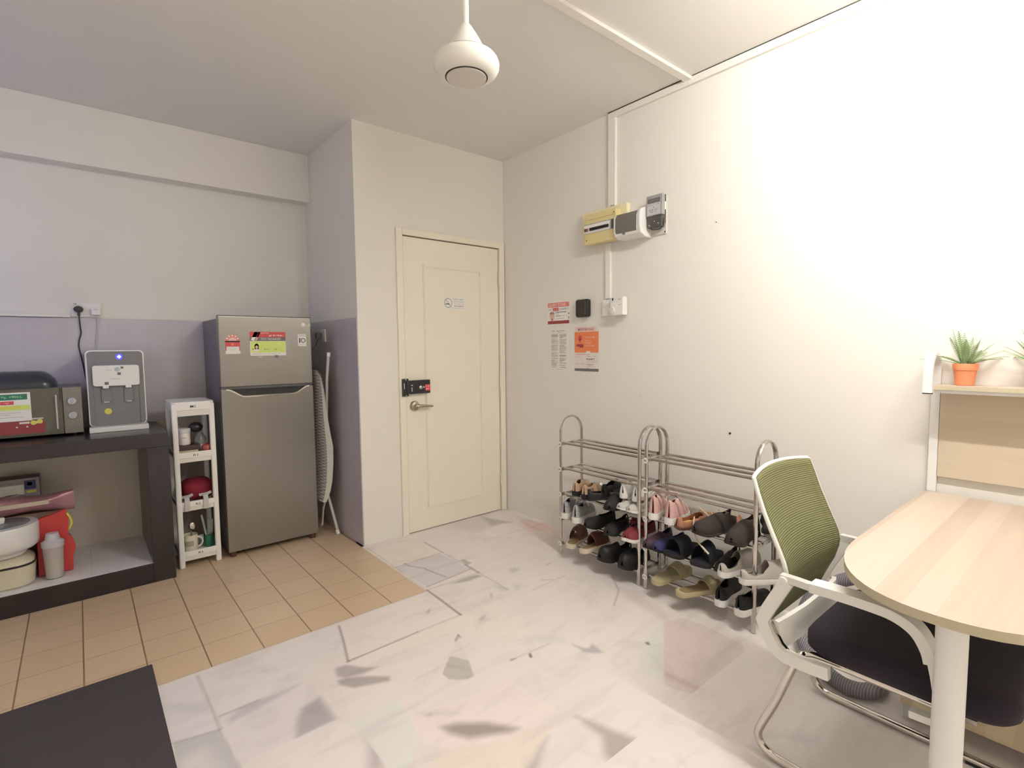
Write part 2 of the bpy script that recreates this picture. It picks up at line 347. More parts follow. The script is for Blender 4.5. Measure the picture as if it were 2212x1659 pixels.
# ---------------- floor: small clay tiles in the kitchen, marble slabs elsewhere
T3 = tile_mat('clay_floor_tiles', (.60, .445, .295), (.65, .50, .345), (.25, .165, .10), (.40, .29, .19), 0, 1, .2025, .2035, .156, 2.373, .0055, .0045, .38, .45, 5)
b = MB().m(T3); b.prism([(-1.12, 2.373), (1.369, 2.373), (1.369, 3.199), (1.41, 3.199), (1.41, YK + .1), (-1.12, YK + .1)], 2, -.08, 0); struct('floor_kitchen', b)
FEAT=[((0.9,0.88,0.9),0.004,1,[(0.172,2.351),(0.302,2.348),(0.311,1.953),(0.177,1.985)]),
((0.72,0.72,0.73),0.004,1,[(0.177,1.985),(0.311,1.953),(0.326,1.708),(0.17,1.842)]),
((0.92,0.9,0.91),0.05,0.8,[(0.191,1.884),(0.249,1.884),(0.266,1.76),(0.173,1.84)]),
((0.92,0.89,0.88),0.004,1,[(0.302,2.348),(0.883,2.335),(0.799,2.04),(0.739,2.03),(0.609,2.029),(0.325,2.024)]),
((0.9,0.87,0.89),0.004,1,[(0.322,2.026),(0.609,2.029),(0.634,1.901),(0.636,1.735),(0.325,1.742)]),
((0.62,0.6,0.61),0.02,1,[(0.628,1.895),(0.634,1.737),(0.495,1.737),(0.52,1.817),(0.558,1.876)]),
((0.72,0.7,0.72),0.018,0.9,[(0.39,2.028),(0.452,2.027),(0.6,2.026),(0.543,2.0),(0.492,1.993),(0.432,1.978),(0.347,1.966),(0.337,1.989)]),
((0.95,0.92,0.9),0.004,1,[(0.325,1.742),(0.636,1.735),(0.676,1.591),(0.701,1.491),(0.665,1.418),(0.323,1.711)]),
((0.68,0.64,0.65),0.03,1,[(0.677,1.578),(0.698,1.496),(0.657,1.425),(0.621,1.455)]),
((0.95,0.9,0.88),0.004,1,[(0.883,2.335),(1.373,2.369),(1.369,2.047),(0.799,2.04)]),
((0.96,0.91,0.88),0.004,0.9,[(0.739,2.03),(0.799,2.04),(1.369,2.047),(1.662,2.029),(1.443,1.521),(1.124,1.489),(1.076,1.601),(0.833,1.578),(0.845,1.702),(0.677,1.712),(0.709,1.917)]),
((0.62,0.59,0.59),0.012,1,[(0.739,2.03),(0.784,2.023),(0.837,1.953),(0.875,1.925),(0.814,1.922),(0.747,1.945),(0.725,1.971)]),
((0.6,0.57,0.57),0.012,1,[(0.716,1.948),(0.754,1.939),(0.828,1.889),(0.887,1.835),(0.873,1.809),(0.805,1.838),(0.749,1.861),(0.715,1.912)]),
((0.7,0.68,0.65),0.004,1,[(1.144,1.797),(1.186,1.718),(1.138,1.618),(1.11,1.619),(1.052,1.666),(1.054,1.714)]),
((0.6,0.57,0.55),0.012,0.7,[(1.104,1.756),(1.156,1.669),(1.149,1.652),(1.096,1.737)]),
((0.9,0.86,0.84),0.006,0.8,[(1.261,1.907),(1.186,1.718),(1.144,1.797)]),
((0.9,0.92,0.89),0.004,0.9,[(0.665,1.704),(0.845,1.702),(0.833,1.578),(0.808,1.465),(0.714,1.376),(0.669,1.426),(0.674,1.593)]),
((0.97,0.91,0.88),0.004,0.9,[(0.833,1.578),(1.229,1.506),(1.26,1.257),(1.146,1.256),(1.049,1.277),(0.966,1.308),(0.846,1.372),(0.808,1.465)]),
((0.52,0.47,0.45),0.022,1,[(0.892,1.468),(0.942,1.449),(1.024,1.384),(1.093,1.287),(1.053,1.293),(1.0,1.327),(0.935,1.361),(0.897,1.424)]),
((0.6,0.56,0.54),0.006,0.9,[(0.877,1.555),(0.897,1.55),(0.907,1.536),(0.89,1.538)]),
((0.8,0.76,0.74),0.02,0.7,[(0.863,1.583),(0.946,1.53),(0.976,1.485),(0.891,1.534)]),
((0.95,0.875,0.80),0.006,0.9,[(1.049,1.277),(1.146,1.256),(1.193,1.224),(0.992,1.137),(0.757,1.339),(0.846,1.372),(0.966,1.308)]),
((0.93,0.9,0.87),0.004,1,[(1.193,1.224),(1.281,1.205),(1.342,1.034),(1.428,0.799),(1.383,0.802),(0.992,1.137)]),
((0.62,0.57,0.55),0.025,1,[(1.283,1.2),(1.342,1.034),(1.425,0.797),(1.383,0.802),(1.2,0.959),(1.23,1.03),(1.278,1.08)]),
((0.68,0.64,0.62),0.02,0.9,[(1.09,1.184),(1.143,1.196),(1.017,1.116),(0.99,1.139)]),
((0.86,0.79,0.77),0.005,1,[(2.049,1.36),(1.676,1.109),(1.666,1.078),(1.764,0.795),(1.988,0.84),(2.029,0.939),(2.152,1.029),(2.173,1.225),(2.149,1.329)]),
((0.72,0.64,0.62),0.03,0.9,[(1.708,0.996),(1.762,0.794),(1.889,0.829),(1.856,0.892),(1.808,0.977)]),
((0.74,0.65,0.62),0.012,0.7,[(1.739,1.142),(1.752,1.062),(1.751,0.983),(1.725,1.006),(1.708,1.122)]),
((0.88,0.9,0.88),0.01,0.9,[(1.8,1.325),(2.049,1.36),(1.676,1.109),(1.654,1.196)]),
((0.62,0.62,0.64),0.012,0.95,[(1.597,1.518),(1.614,1.463),(1.629,1.45),(1.663,1.461),(1.652,1.389),(1.62,1.408),(1.591,1.442)]),
((0.82,0.82,0.83),0.03,0.7,[(1.485,1.703),(1.609,1.581),(1.584,1.544),(1.467,1.665)]),
((0.84,0.76,0.74),0.03,0.8,[(2.188,1.722),(2.217,1.646),(2.134,1.398),(2.059,1.324),(2.085,1.471),(2.114,1.634)]),
((0.62,0.6,0.59),0.025,0.9,[(2.331,3.174),(2.351,3.083),(2.419,2.911),(2.345,2.935),(2.245,2.945),(2.273,3.055)]),
((0.82,0.8,0.79),0.04,0.8,[(2.08,3.212),(2.311,3.147),(2.239,2.937),(2.077,2.941),(2.003,3.095)]),
((0.98,0.94,0.9),0.006,0.8,[(2.043,2.91),(2.353,2.928),(2.293,2.642),(2.115,2.776)]),
((0.9,0.74,0.69),0.04,0.9,[(2.501,2.922),(2.594,2.701),(2.514,2.567),(2.371,2.681)]),
((0.82,0.8,0.82),0.004,1,[(1.383,2.758),(1.698,2.768),(1.712,2.444),(1.396,2.413)]),
((0.94,0.88,0.84),0.004,0.9,[(1.384,3.146),(1.668,3.195),(1.72,2.989),(1.698,2.768),(1.383,2.758)]),
((0.6,0.58,0.56),0.006,0.9,[(1.736,2.591),(1.763,2.586),(1.766,2.51),(1.723,2.503)]),
((0.58,0.57,0.56),0.012,0.9,[(1.51,2.358),(1.603,2.368),(1.694,2.36),(1.707,2.324),(1.603,2.322)]),
((0.7,0.7,0.7),0.02,0.9,[(1.874,2.294),(1.919,2.288),(1.923,2.251),(1.862,2.237)]),
((0.74,0.74,0.74),0.02,0.9,[(1.681,2.179),(1.707,2.163),(1.711,2.096),(1.676,2.105)]),
((0.78,0.76,0.76),0.02,0.8,[(1.779,2.123),(1.802,2.103),(1.763,2.065),(1.744,2.081)]),
((0.66,0.66,0.66),0.012,0.9,[(1.418,1.958),(1.459,1.968),(1.432,1.94),(1.401,1.934)]),
((0.66,0.66,0.66),0.01,0.9,[(1.607,2.124),(1.622,2.124),(1.598,2.084),(1.583,2.084)]),
((0.62,0.62,0.63),0.01,0.9,[(1.26,2.183),(1.295,2.206),(1.268,2.17),(1.246,2.159)]),
((0.6,0.6,0.61),0.012,0.8,[(0.213,2.193),(0.227,2.2),(0.221,2.183)]),
((0.76,0.76,0.8),0.03,0.8,[(0.171,2.226),(0.232,2.196),(0.3,2.105),(0.297,2.075),(0.219,2.152),(0.18,2.177)]),
]
CRACK=[([(0.878,2.339),(0.844,2.2),(0.799,2.04)],0.0035,0.45),
([(0.799,2.04),(0.964,2.044),(1.134,2.048)],0.003,0.45),
([(1.134,2.048),(1.369,2.047)],0.002,0.75),
([(1.379,2.378),(1.374,2.201),(1.369,2.047)],0.007,0.42),
([(1.72,2.989),(1.719,2.769)],0.005,0.55),
([(1.719,2.769),(1.721,2.514)],0.003,0.75),
([(1.721,2.514),(1.717,2.373)],0.009,0.5),
([(1.717,2.373),(1.711,2.096)],0.003,0.75),
([(1.453,2.776),(1.459,2.717),(1.508,2.639),(1.523,2.534),(1.543,2.452)],0.006,0.6),
([(1.383,2.758),(1.698,2.768)],0.003,0.7),
([(1.396,2.413),(1.712,2.444)],0.004,0.6),
([(1.377,2.38),(1.725,2.374)],0.002,0.75),
([(0.302,2.348),(0.311,1.953)],0.004,0.75),
([(0.177,1.985),(0.311,1.953)],0.004,0.75),
([(0.322,2.026),(0.452,2.027)],0.004,0.7),
([(1.319,1.603),(1.337,1.6)],0.006,0.55),
([(1.319,1.603),(1.525,1.586)],0.002,0.8),
([(1.259,1.904),(1.224,1.875)],0.004,0.5),
([(1.259,1.904),(1.256,1.882)],0.003,0.6),
([(2.04,2.901),(2.221,2.914)],0.002,0.8),
([(2.264,1.845),(2.195,1.759),(2.152,1.703),(2.092,1.667),(2.002,1.616)],0.004,0.7),
([(2.077,2.184),(2.13,2.2)],0.003,0.65),
([(1.921,2.067),(1.978,2.025)],0.003,0.7),
([(1.804,2.007),(2.065,2.019)],0.002,0.8),
([(1.497,0.778),(1.599,0.765)],0.008,0.8),
([(1.407,1.583),(1.397,1.566)],0.006,0.2),
([(1.851,1.308),(1.848,1.302)],0.012,0.3),
([(1.39,3.161),(1.377,2.38)],0.004,0.8),
([(0.179,2.371),(1.369,2.372)],0.003,0.85),
]

def marble_floor():
    xs = np.sort(np.concatenate([np.arange(.12, 2.60, .0075), [1.369, 2.60]])); ys = np.sort(np.concatenate([np.arange(1.0, 3.2, .0075), [2.373, 3.2]]))
    gx, gy = np.meshgrid(xs, ys); P = np.stack([gx.ravel(), gy.ravel()], 1)
    colr = np.tile(np.array([.93, .90, .875]), (len(P), 1))
    def sdist(P, poly):
        poly = np.array(poly); n = len(poly); d = np.full(len(P), 9.0); ins = np.zeros(len(P), bool)
        for i in range(n):
            a, c = poly[i], poly[(i + 1) % n]; e = c - a; w_ = P - a
            t = np.clip((w_ @ e) / max(e @ e, 1e-9), 0, 1); d = np.minimum(d, np.hypot(*(w_ - t[:, None] * e).T))
            cr = ((a[1] > P[:, 1]) != (c[1] > P[:, 1])); 
            with np.errstate(divide='ignore', invalid='ignore'):
                xx = (c[0] - a[0]) * (P[:, 1] - a[1]) / (c[1] - a[1]) + a[0]
            ins ^= cr & (P[:, 0] < xx)
        return np.where(ins, -d, d)
    for c, soft, al, poly in FEAT:
        sd = sdist(P, poly); k = np.clip(.5 - sd / (2 * soft), 0, 1); k = k * k * (3 - 2 * k) * al
        colr = colr * (1 - k[:, None]) + np.array([.93, .90, .875]) * (np.array(c) / np.array([.93, .90, .875])) ** 1.32 * k[:, None]
    for pl, wd, dk in CRACK:
        d = np.full(len(P), 9.0)
        for a, c in zip(pl[:-1], pl[1:]):
            a, c = np.array(a), np.array(c); e = c - a; w_ = P - a; t = np.clip((w_ @ e) / max(e @ e, 1e-9), 0, 1)
            d = np.minimum(d, np.hypot(*(w_ - t[:, None] * e).T))
        wd = max(wd, .0035); k = np.clip(1 - (d - wd / 2) / .006, 0, 1) * (1 - dk); colr *= (1 - k[:, None] * np.array([.95, 1, 1.02]))
    nx, ny = len(xs), len(ys)
    me = bpy.data.meshes.new('floor')
    V = np.concatenate([np.stack([P[:, 0], P[:, 1], np.zeros(len(P))], 1)])
    ii, jj = np.meshgrid(np.arange(nx - 1), np.arange(ny - 1)); base = (jj * nx + ii).ravel()
    cx = (xs[ii.ravel()] + xs[ii.ravel() + 1]) / 2; cy = (ys[jj.ravel()] + ys[jj.ravel() + 1]) / 2
    keep = ~((cx < 1.369) & (cy > 2.373))
    base = base[keep]; quads = np.stack([base, base + 1, base + nx + 1, base + nx], 1)
    faces = quads.tolist()
    me.from_pydata(V.tolist(), [], faces)
    ca = me.color_attributes.new('stone', 'FLOAT_COLOR', 'POINT')
    full = np.ones((len(V), 4)); full[:len(P), :3] = colr; full[len(P):, :3] = (.9, .87, .85)
    ca.data.foreach_set('color', full.ravel())
    m = bpy.data.materials.new('marble_slabs'); m.use_nodes = True; nt = m.node_tree; bs = nt.nodes['Principled BSDF']; N = nt.nodes.new; Lk = nt.links.new
    at = N('ShaderNodeAttribute'); at.attribute_name = 'stone'
    tc = N('ShaderNodeTexCoord'); no = N('ShaderNodeTexNoise'); no.inputs['Scale'].default_value = 3.2; no.inputs['Detail'].default_value = 8; no.inputs['Roughness'].default_value = .62; no.inputs['Distortion'].default_value = 1.2
    Lk(tc.outputs['Object'], no.inputs['Vector'])
    cr = N('ShaderNodeValToRGB'); e = cr.color_ramp.elements; e[0].position = .25; e[0].color = (.86, .855, .86, 1); e[1].position = .46; e[1].color = (1, 1, 1, 1); Lk(no.outputs['Fac'], cr.inputs[0])
    n2 = N('ShaderNodeTexNoise'); n2.inputs['Scale'].default_value = 1.1; n2.inputs['Detail'].default_value = 2; Lk(tc.outputs['Object'], n2.inputs['Vector'])
    c2 = N('ShaderNodeValToRGB'); e = c2.color_ramp.elements; e[0].position = .35; e[0].color = (.96, .94, .95, 1); e[1].position = .65; e[1].color = (1, .975, .95, 1); Lk(n2.outputs['Fac'], c2.inputs[0])
    mp = N('ShaderNodeMapping'); mp.inputs['Scale'].default_value = (1.3, 7.5, 1); mp.inputs['Rotation'].default_value = (0, 0, .5); Lk(tc.outputs['Object'], mp.inputs[0])
    n3 = N('ShaderNodeTexNoise'); n3.inputs['Scale'].default_value = 1.6; n3.inputs['Detail'].default_value = 7; n3.inputs['Distortion'].default_value = .6; Lk(mp.outputs[0], n3.inputs['Vector'])
    c3 = N('ShaderNodeValToRGB'); e = c3.color_ramp.elements; e[0].position = .30; e[0].color = (.91, .905, .915, 1); e[1].position = .46; e[1].color = (1, 1, 1, 1); Lk(n3.outputs['Fac'], c3.inputs[0])
    m0 = N('ShaderNodeMix'); m0.data_type = 'RGBA'; m0.blend_type = 'MULTIPLY'; m0.inputs[0].default_value = 1; Lk(cr.outputs[0], m0.inputs[6]); Lk(c3.outputs[0], m0.inputs[7])
    m1 = N('ShaderNodeMix'); m1.data_type = 'RGBA'; m1.blend_type = 'MULTIPLY'; m1.inputs[0].default_value = 1; Lk(at.outputs['Color'], m1.inputs[6]); Lk(m0.outputs[2], m1.inputs[7])
    m2 = N('ShaderNodeMix'); m2.data_type = 'RGBA'; m2.blend_type = 'MULTIPLY'; m2.inputs[0].default_value = 1; Lk(m1.outputs[2], m2.inputs[6]); Lk(c2.outputs[0], m2.inputs[7])
    m3 = N('ShaderNodeMix'); m3.data_type = 'RGBA'; m3.blend_type = 'MULTIPLY'; m3.inputs[0].default_value = 1; Lk(m2.outputs[2], m3.inputs[6]); m3.inputs[7].default_value = (.86, .845, .845, 1)
    Lk(m3.outputs[2], bs.inputs['Base Color']); bs.inputs['Roughness'].default_value = .32; bs.inputs['Specular IOR Level'].default_value = .35
    me.materials.append(m)
    o = bpy.data.objects.new('floor', me); COL.objects.link(o); o['kind'] = 'structure'
    # the part of the floor outside the picture
    b = MB().m(m)
    b.box(-1.12, .12, -2.32, 2.373, -.06, 0); b.box(.12, XR + .12, -2.32, 1.0, -.06, 0); b.box(1.369, XR + .12, 3.2, 3.3, -.06, 0); b.box(.12, 1.369, 1.0, 2.37, -.06, -.002); b.box(1.369, 2.7, 1.0, 3.2, -.06, -.002)
    o2 = b.build('floor_far'); o2['kind'] = 'structure'
    ca = o2.data.color_attributes.new('stone', 'FLOAT_COLOR', 'POINT')
    ca.data.foreach_set('color', [v for _ in o2.data.vertices for v in (.93, .90, .875, 1)])
marble_floor()

# ---------------- ceiling tube lamp and an added fill lamp, both out of view
def fill_lamp(name, x, y, power, label):
    t = thing(name, label, 'lamp', (x, y, CEIL))
    b = MB().m(WHITE); b.lathe([(.17, 0), (.175, -.012), (.17, -.02), (.0, -.02)], (x, y, CEIL), 32); b.build('lamp_base', t, t.location)
    g = mat(name + '_glow', (.9, .88, .82), .4, emit=(1.0, .93, .80), estr=power)
    b = MB().m(g); b.lathe([(.155, -.02), (.16, -.05), (.15, -.075), (.11, -.09), (0, -.094)], (x, y, CEIL), 32); b.build('diffuser', t, t.location)
    return t
LX, LY = 1.64, .12
t = thing('tube_lamp', 'white fluorescent tube lamp on the ceiling above the green chair', 'lamp', (LX, LY, CEIL))
b = MB().m(WHITE); b.box(LX - .018, LX + .018, LY - .60, LY + .60, CEIL - .105, CEIL - .08, .004); b.cyl((LX, LY - .4, CEIL - .09), (LX, LY - .4, CEIL), .006); b.cyl((LX, LY + .4, CEIL - .09), (LX, LY + .4, CEIL), .006); b.build('batten', t, t.location)
for y_ in (LY - .60, LY + .58):
    b = MB().m(WHITE); b.box(LX - .015, LX + .015, y_, y_ + .02, CEIL - .195, CEIL - .10, .004); b.build('lamp_holder', t, t.location)
b = MB().m(mat('tube_glow', (.9, .9, .88), .3, emit=(1.0, .957, .90), estr=LAMP_E)); b.cyl((LX, LY - .58, CEIL - .175), (LX, LY + .58, CEIL - .175), .014, n=16); b.build('fluorescent_tube', t, t.location)
fill_lamp('fill_lamp', 1.3, -1.5, FILL_E, 'round white fill lamp added unseen behind the camera')

# ---------------- trunking
b = MB().m(PAINT)
b.box(XR - .018, XR, 1.60, 2.145, CEIL - .042, CEIL - .003, .002); struct('trim_4', b)
b = MB().m(PAINT); b.box(XR - .018, XR, -2.2, 1.60, CEIL - .042, CEIL - .003, .002); struct('trim_4', b)
b = MB().m(TRIMW); b.box(XR - .022, XR, 2.085, 2.140, 2.155, CEIL - .042, .003); struct('trim_5', b)
b = MB().m(TRIMW); b.box(XR - .016, XR, 2.125, 2.165, 1.60, 1.945, .003); struct('trim_6', b)
b = MB().m(TRIMW); b.box(.75, XR, 1.578, 1.622, CEIL - .018, CEIL, .003); struct('trim_7', b)
b = MB().m(GAP); b.box(XR - .0185, XR, 1.63, 2.145, CEIL - .0065, CEIL - .0005); b.box(XR - .0182, XR, -.5, 1.572, CEIL - .005, CEIL - .0005); struct('gap_shade_strip', b)  # dark strip on the face stands in for the shaded gap above the trunking
b = MB().m(TRIMW); b.box(-1.0, -.02, YK - .012, YK + .02, 1.503, 1.518, .002); struct('trim_9', b)

# ---------------- the door
dr = MB().m(DOORM); fr = dr
fr.box(1.668, 1.715, YD - .018, YD + .06, 0, 2.105, .003); fr.box(2.545, 2.592, YD - .018, YD + .06, 0, 2.105, .003); fr.box(1.7155, 2.5445, YD - .018, YD + .06, 2.062, 2.1045, .003)
door = fr.build('door_1'); door['kind'] = 'structure'
b = MB().m(GAP); b.box(1.715, 2.545, YD + .02, YD + .05, 0, 2.062); b.build('gap_backing', door)
b = MB().m(DOORM); b.box(1.722, 2.539, YD - .004, YD + .019, .006, 2.055, .002); leaf = b.build('door_leaf', door)
b = MB().m(DOORM)
x0, x1, z0, z1 = 1.885, 2.367, .168, 1.872
for w0, w1, yo in ((-.013, .013, .004), (-.007, .007, .009)):
    for a_, b_, c_, d_ in ((x0 + w0, x1 - w0, z0 + w0, z0 + w1), (x0 + w0, x1 - w0, z1 - w1, z1 - w0), (x0 + w0, x0 + w1, z0 + w1, z1 - w1), (x1 - w1, x1 - w0, z0 + w1, z1 - w1)):
        b.box(a_, b_, YD - .004 - yo, YD - .003, c_, d_)
b.build('panel_moulding', leaf)
for zc in (1.825, 1.035, .26):
    b = MB().m(DOORM); b.cyl((2.542, YD - .024, zc - .05), (2.542, YD - .024, zc + .05), .007); b.box(2.532, 2.552, YD - .02, YD - .016, zc - .05, zc + .05); b.build('hinge', door)
h = MB().m(SATIN); h.lathe([(.034, 0), (.036, .008), (.03, .02), (.014, .024), (.013, .05), (.0, .052)], (1.782, YD - .004, .90), 28, (0, -1, 0))
hd = h.build('door_handle', leaf)
h = MB().m(SATIN); h.tube([(1.782, YD - .048, .90), (1.80, YD - .052, .90), (1.85, YD - .052, .897), (1.905, YD - .048, .893)], [.011, .0115, .010, .007], 12); h.build('handle_lever', hd)
# surface lock
b = MB().m(BLACK); b.box(1.735, 1.895, YD - .038, YD - .004, .985, 1.079, .004)
lk = b.build('door_lock', leaf)
b = MB().m(BLACK); b.box(1.682, 1.728, YD - .032, YD - .018, .972, 1.092, .003); b.box(1.712, 1.736, YD - .038, YD - .02, .99, 1.075, .003)
b.m(CHROME).box(1.690, 1.696, YD - .034, YD - .031, 1.025, 1.062); b.ball((1.705, YD - .033, 1.085), .005, 6); b.ball((1.708, YD - .033, .979), .005, 6)
b.build('lock_keeper', lk)
b = MB(); s_ = Sheet(b, (1.735, YD - .038, .985), X, Z)
s_.rect(.008, .057, .020, .064, CHROME); s_.rect(.010, .018, .017, .047, CHROME)
b.m(CHROME); b.lathe([(.013, 0), (.013, .004), (.008, .006), (.0, .006)], (1.817, YD - .038, 1.028), 18, (0, -1, 0)); b.ball((1.838, YD - .044, 1.03), .006, 8, (1, 1, 1.3))
s_.rect(.118, .018, .158, .062, RED); s_.text('SECURE', .120, .046, .008, PINKP, width=.034); s_.text('LOCK', .124, .028, .007, PAPER, width=.022)
b.build('lock_face', lk)
# no smoking notice
b = MB(); s_ = Sheet(b, (2.031, YD - .0045, 1.577), X, Z)
s_.slab(0, 0, .200, .088, PAPER); s_.ring(.045, .046, .030, .0335, INK, n=28)
s_.poly([(.022, .068), (.026, .071), (.068, .024), (.064, .021)], INKL, .0013); s_.rect(.022, .036, .056, .042, INKD, .0015); s_.ring(.048, .054, .006, .008, PINKP)
s_.text('DILARANG MEROKOK', .084, .072, .007, INK, width=.10); s_.text('NO SMOKING', .086, .053, .011, INKL, width=.10); s_.rect(.09, .041, .18, .044, PINKP)
s_.text('RM 10,000.00', .098, .021, .010, INKD, width=.080); s_.text('AKTA KAWALAN HASIL TEMBAKAU', .070, .008, .005, INKL, width=.118)
b.build('no_smoking_notice', leaf)
# ================= kitchen side =================
STONE = mat('black_worktop_tile', (.028, .022, .024), .26, noise=.4, nscale=5)
FRSTEEL = mat('brushed_steel_grey', (.28, .265, .25), .29, .84, noise=.05, nscale=2)
FRSIDE = mat('grey_cabinet_paint', (.17, .165, .19), .5)
CX0, CX1, CY0, CZT = -.998, .372, 3.47, .842
c = thing('kitchen_counter', 'black tiled kitchen counter with an open alcove underneath', 'counter', (-.3, 3.75, 0))
b = MB().m(STONE); b.box(CX0, CX1, CY0, YK - .001, .765, CZT, .004); b.build('worktop', c, c.location)
b = MB().m(STONE); b.box(.266, CX1, CY0, YK - .001, 0, .765, .003); b.build('side_panel', c, c.location)
b = MB().m(STONE); b.box(CX0, .266, CY0, CY0 + .10, 0, .112, .003); b.build('plinth', c, c.location)
b = MB().m(tile_mat('alcove_floor_tiles', (.80, .78, .82), (.84, .82, .84), (.68, .66, .66), (.68, .66, .66), 0, 1, .30, .30, .0, 0, .003, .003, .3)); b.box(CX0, .266, CY0 + .10, YK - .001, 0, .108); b.box(CX0, .266, CY0 + .004, CY0 + .10, .108, .113); b.build('shelf_floor', c, c.location)

# ---- fridge
F0, F1, FY = .662, 1.218, 3.56
t = thing('refrigerator', 'two door grey steel refrigerator standing beside the white shelf cart', 'refrigerator', (.94, 3.82, 0))
L = t.location
b = MB().m(FRSIDE); b.box(F0 + .003, F1 - .003, FY + .055, YK - .015, .035, 1.495, .006); b.build('cabinet', t, L)
b = MB().m(FRSTEEL); b.box(F0, F1, FY, FY + .05, 1.072, 1.51, .007); b.m(DKGREY).box(F0 + .002, F1 - .002, FY + .004, FY + .05, 1.505, 1.513, .002); ud = b.build('freezer_door', t, L)
b = MB().m(FRSTEEL)
zt = 1.058
cut = [(F0, .035), (F1, .035), (F1, zt), (1.170, zt)] + [(1.170 - .010 * i / 1.0, zt - .004 * i) for i in range(1, 2)] 
def scurve(xa, za, xb, zb, n=10): return [(xa + (xb - xa) * i / n, za + (zb - za) * (.5 - .5 * math.cos(PI * i / n))) for i in range(n + 1)]
cut = [(F0, .035), (F1, .035), (F1, zt)] + scurve(1.185, zt, 1.085, 1.014) + scurve(.800, 1.012, .695, zt) + [(F0, zt)]
b.prism(cut, 1, FY, FY + .05, .004); ld = b.build('fridge_door', t, L)
b = MB().m(CHROME); path = [(x, FY - .001, z - .002) for x, z in scurve(.690, zt, .800, 1.010) + scurve(1.085, 1.012, 1.190, zt)]
b.bar(path, Y, .006, .0045); b.build('handle_trim', ld, L)
b = MB().m(BLACK); b.box(F0 + .006, F1 - .006, FY + .03, FY + .056, .98, 1.09, .002); b.m(DKGREY).box(F0 + .002, F1 - .002, FY + .012, FY + .05, zt - .002, 1.074); b.build('handle_recess', t, L)
for x in (F0 + .03, F1 - .03):
    b = MB().m(mat('brown_rubber', (.10, .035, .025), .6)); b.cyl((x, FY + .03, 0), (x, FY + .03, .036), .018); b.build('foot', t, L)
b = MB(); s_ = Sheet(b, (1.150, FY, 1.444), X, Z); s_.slab(0, .001, .001, .002, CHROME); s_.disc(.016, .018, .0135, PAPER, .001); s_.text('LG', .034, .010, .015, PAPER, width=.030, bold=.02); lbl(b.build('brand_badge', ud, L), 'small silver badge with round mark')
# energy star label
b = MB(); s_ = Sheet(b, (.697, FY, 1.276), X, Z)
s_.slab(0, 0, .083, .020, PAPER); s_.slab(.001, .019, .082, .078, RED); s_.poly([(.0, .078), (.082, .078)] + [(.041 + .041 * math.cos(PI * k / 16), .078 + .040 * math.sin(PI * k / 16)) for k in range(1, 16)], CORAL, .0008)
s_.rect(.006, .020, .077, .045, PAPER); s_.rect(.0, .072, .082, .080, INKD); s_.poly([(.041 + .024 * math.cos(PI * k / 12), .081 + .020 * math.sin(PI * k / 12)) for k in range(13)], PINKP, .0012)
for k in range(5):
    a = PI * (.14 + .18 * k); s_.disc(.041 + .033 * math.cos(a), .081 + .031 * math.sin(a), .005, PAPER, .0013, n=10)
st = [(.041 + (.011 if k % 2 == 0 else .005) * math.sin(2 * PI * k / 10), .058 + (.011 if k % 2 == 0 else .005) * math.cos(2 * PI * k / 10)) for k in range(10)]
s_.poly(st, ORANGE, .0013); s_.rect(.012, .040, .070, .0415, INKL, .0013); s_.text('TENAGA', .020, .026, .006, INKL, width=.04)
lbl(b.build('energy_label', ud, L), 'red and white energy label with five stars')
# organise notice with two magnets
b = MB(); s_ = Sheet(b, (.836, FY, 1.262), X, Z); Wn, Hn = .214, .151
s_.slab(0, 0, Wn, Hn, PAPER); s_.rect(0, .117, Wn, Hn, RED); s_.rect(0, .093, Wn, .119, INK, .0011); s_.rect(.004, .020, Wn - .004, .090, LIME)
s_.rect(0, .119, .020, Hn, mat('mauve_print', (.36, .14, .18), .5), .0012); s_.poly([(.006, .100), (.024, .093), (.052, .148), (.028, .150)], PAPER, .0013); s_.poly([(.03, .095), (.040, .097), (.064, .150), (.054, .150)], PINKP, .0013)
s_.text('REMINDER', .062, .138, .009, PINKP, width=.05); s_.text('FOR HOUSEMATES', .115, .122, .011, PAPER, width=.085); s_.text('STAY ORGANIZED', .065, .100, .013, PAPER2, width=.12, bold=.01)
s_.rect(.010, .026, .068, .086, MINT, .0011); s_.disc(.038, .060, .013, INK, .0013, .016); s_.disc(.038, .055, .008, SKIN, .0015, .010); s_.rect(.026, .038, .033, .055, INK, .0013); s_.rect(.043, .038, .050, .055, INK, .0013); s_.disc(.038, .034, .020, PAPER2, .0014, .008); s_.disc(.016, .042, .004, INK, .0014)
for k, (u, w_, c_) in enumerate(((.085, .11, INKL), (.085, .05, INKL), (.085, .10, INKL), (.085, .04, INK))): s_.rect(u, .080 - .013 * k, u + w_, .0825 - .013 * k, c_, .0012)
s_.text('LABEL ALL', .082, .036, .007, INK, width=.034); s_.text('FOOD', .14, .036, .007, INK, width=.02)
s_.text('PLEASE KEEP THE FRIDGE CLEAN & TIDY', .014, .008, .007, INKL, width=.17)
s_.disc(.056, -.006, .012, INKL, .003, .008); s_.disc(.154, -.006, .013, INK, .003, .009)
nt_ = b.build('fridge_notice', ud, L); lbl(nt_, 'red and lime paper notice')
b = MB(); s_ = Sheet(b, (1.128, FY, 1.321), X, Z); s_.slab(0, 0, .054, .080, PAPER); s_.rect(.002, .066, .052, .069, INKL); s_.text('WARRANTY', .008, .071, .006, INKL, width=.038)
s_.text('1', .008, .022, .032, INKD, width=.007, bold=.02); s_.ring(.034, .038, .011, .0155, INKD, .0015); s_.text('YEAR', .027, .0355, .005, INK, width=.014); s_.rect(.006, .010, .048, .012, INKL)
lbl(b.build('warranty_label', ud, L), 'white label with a large number 10')

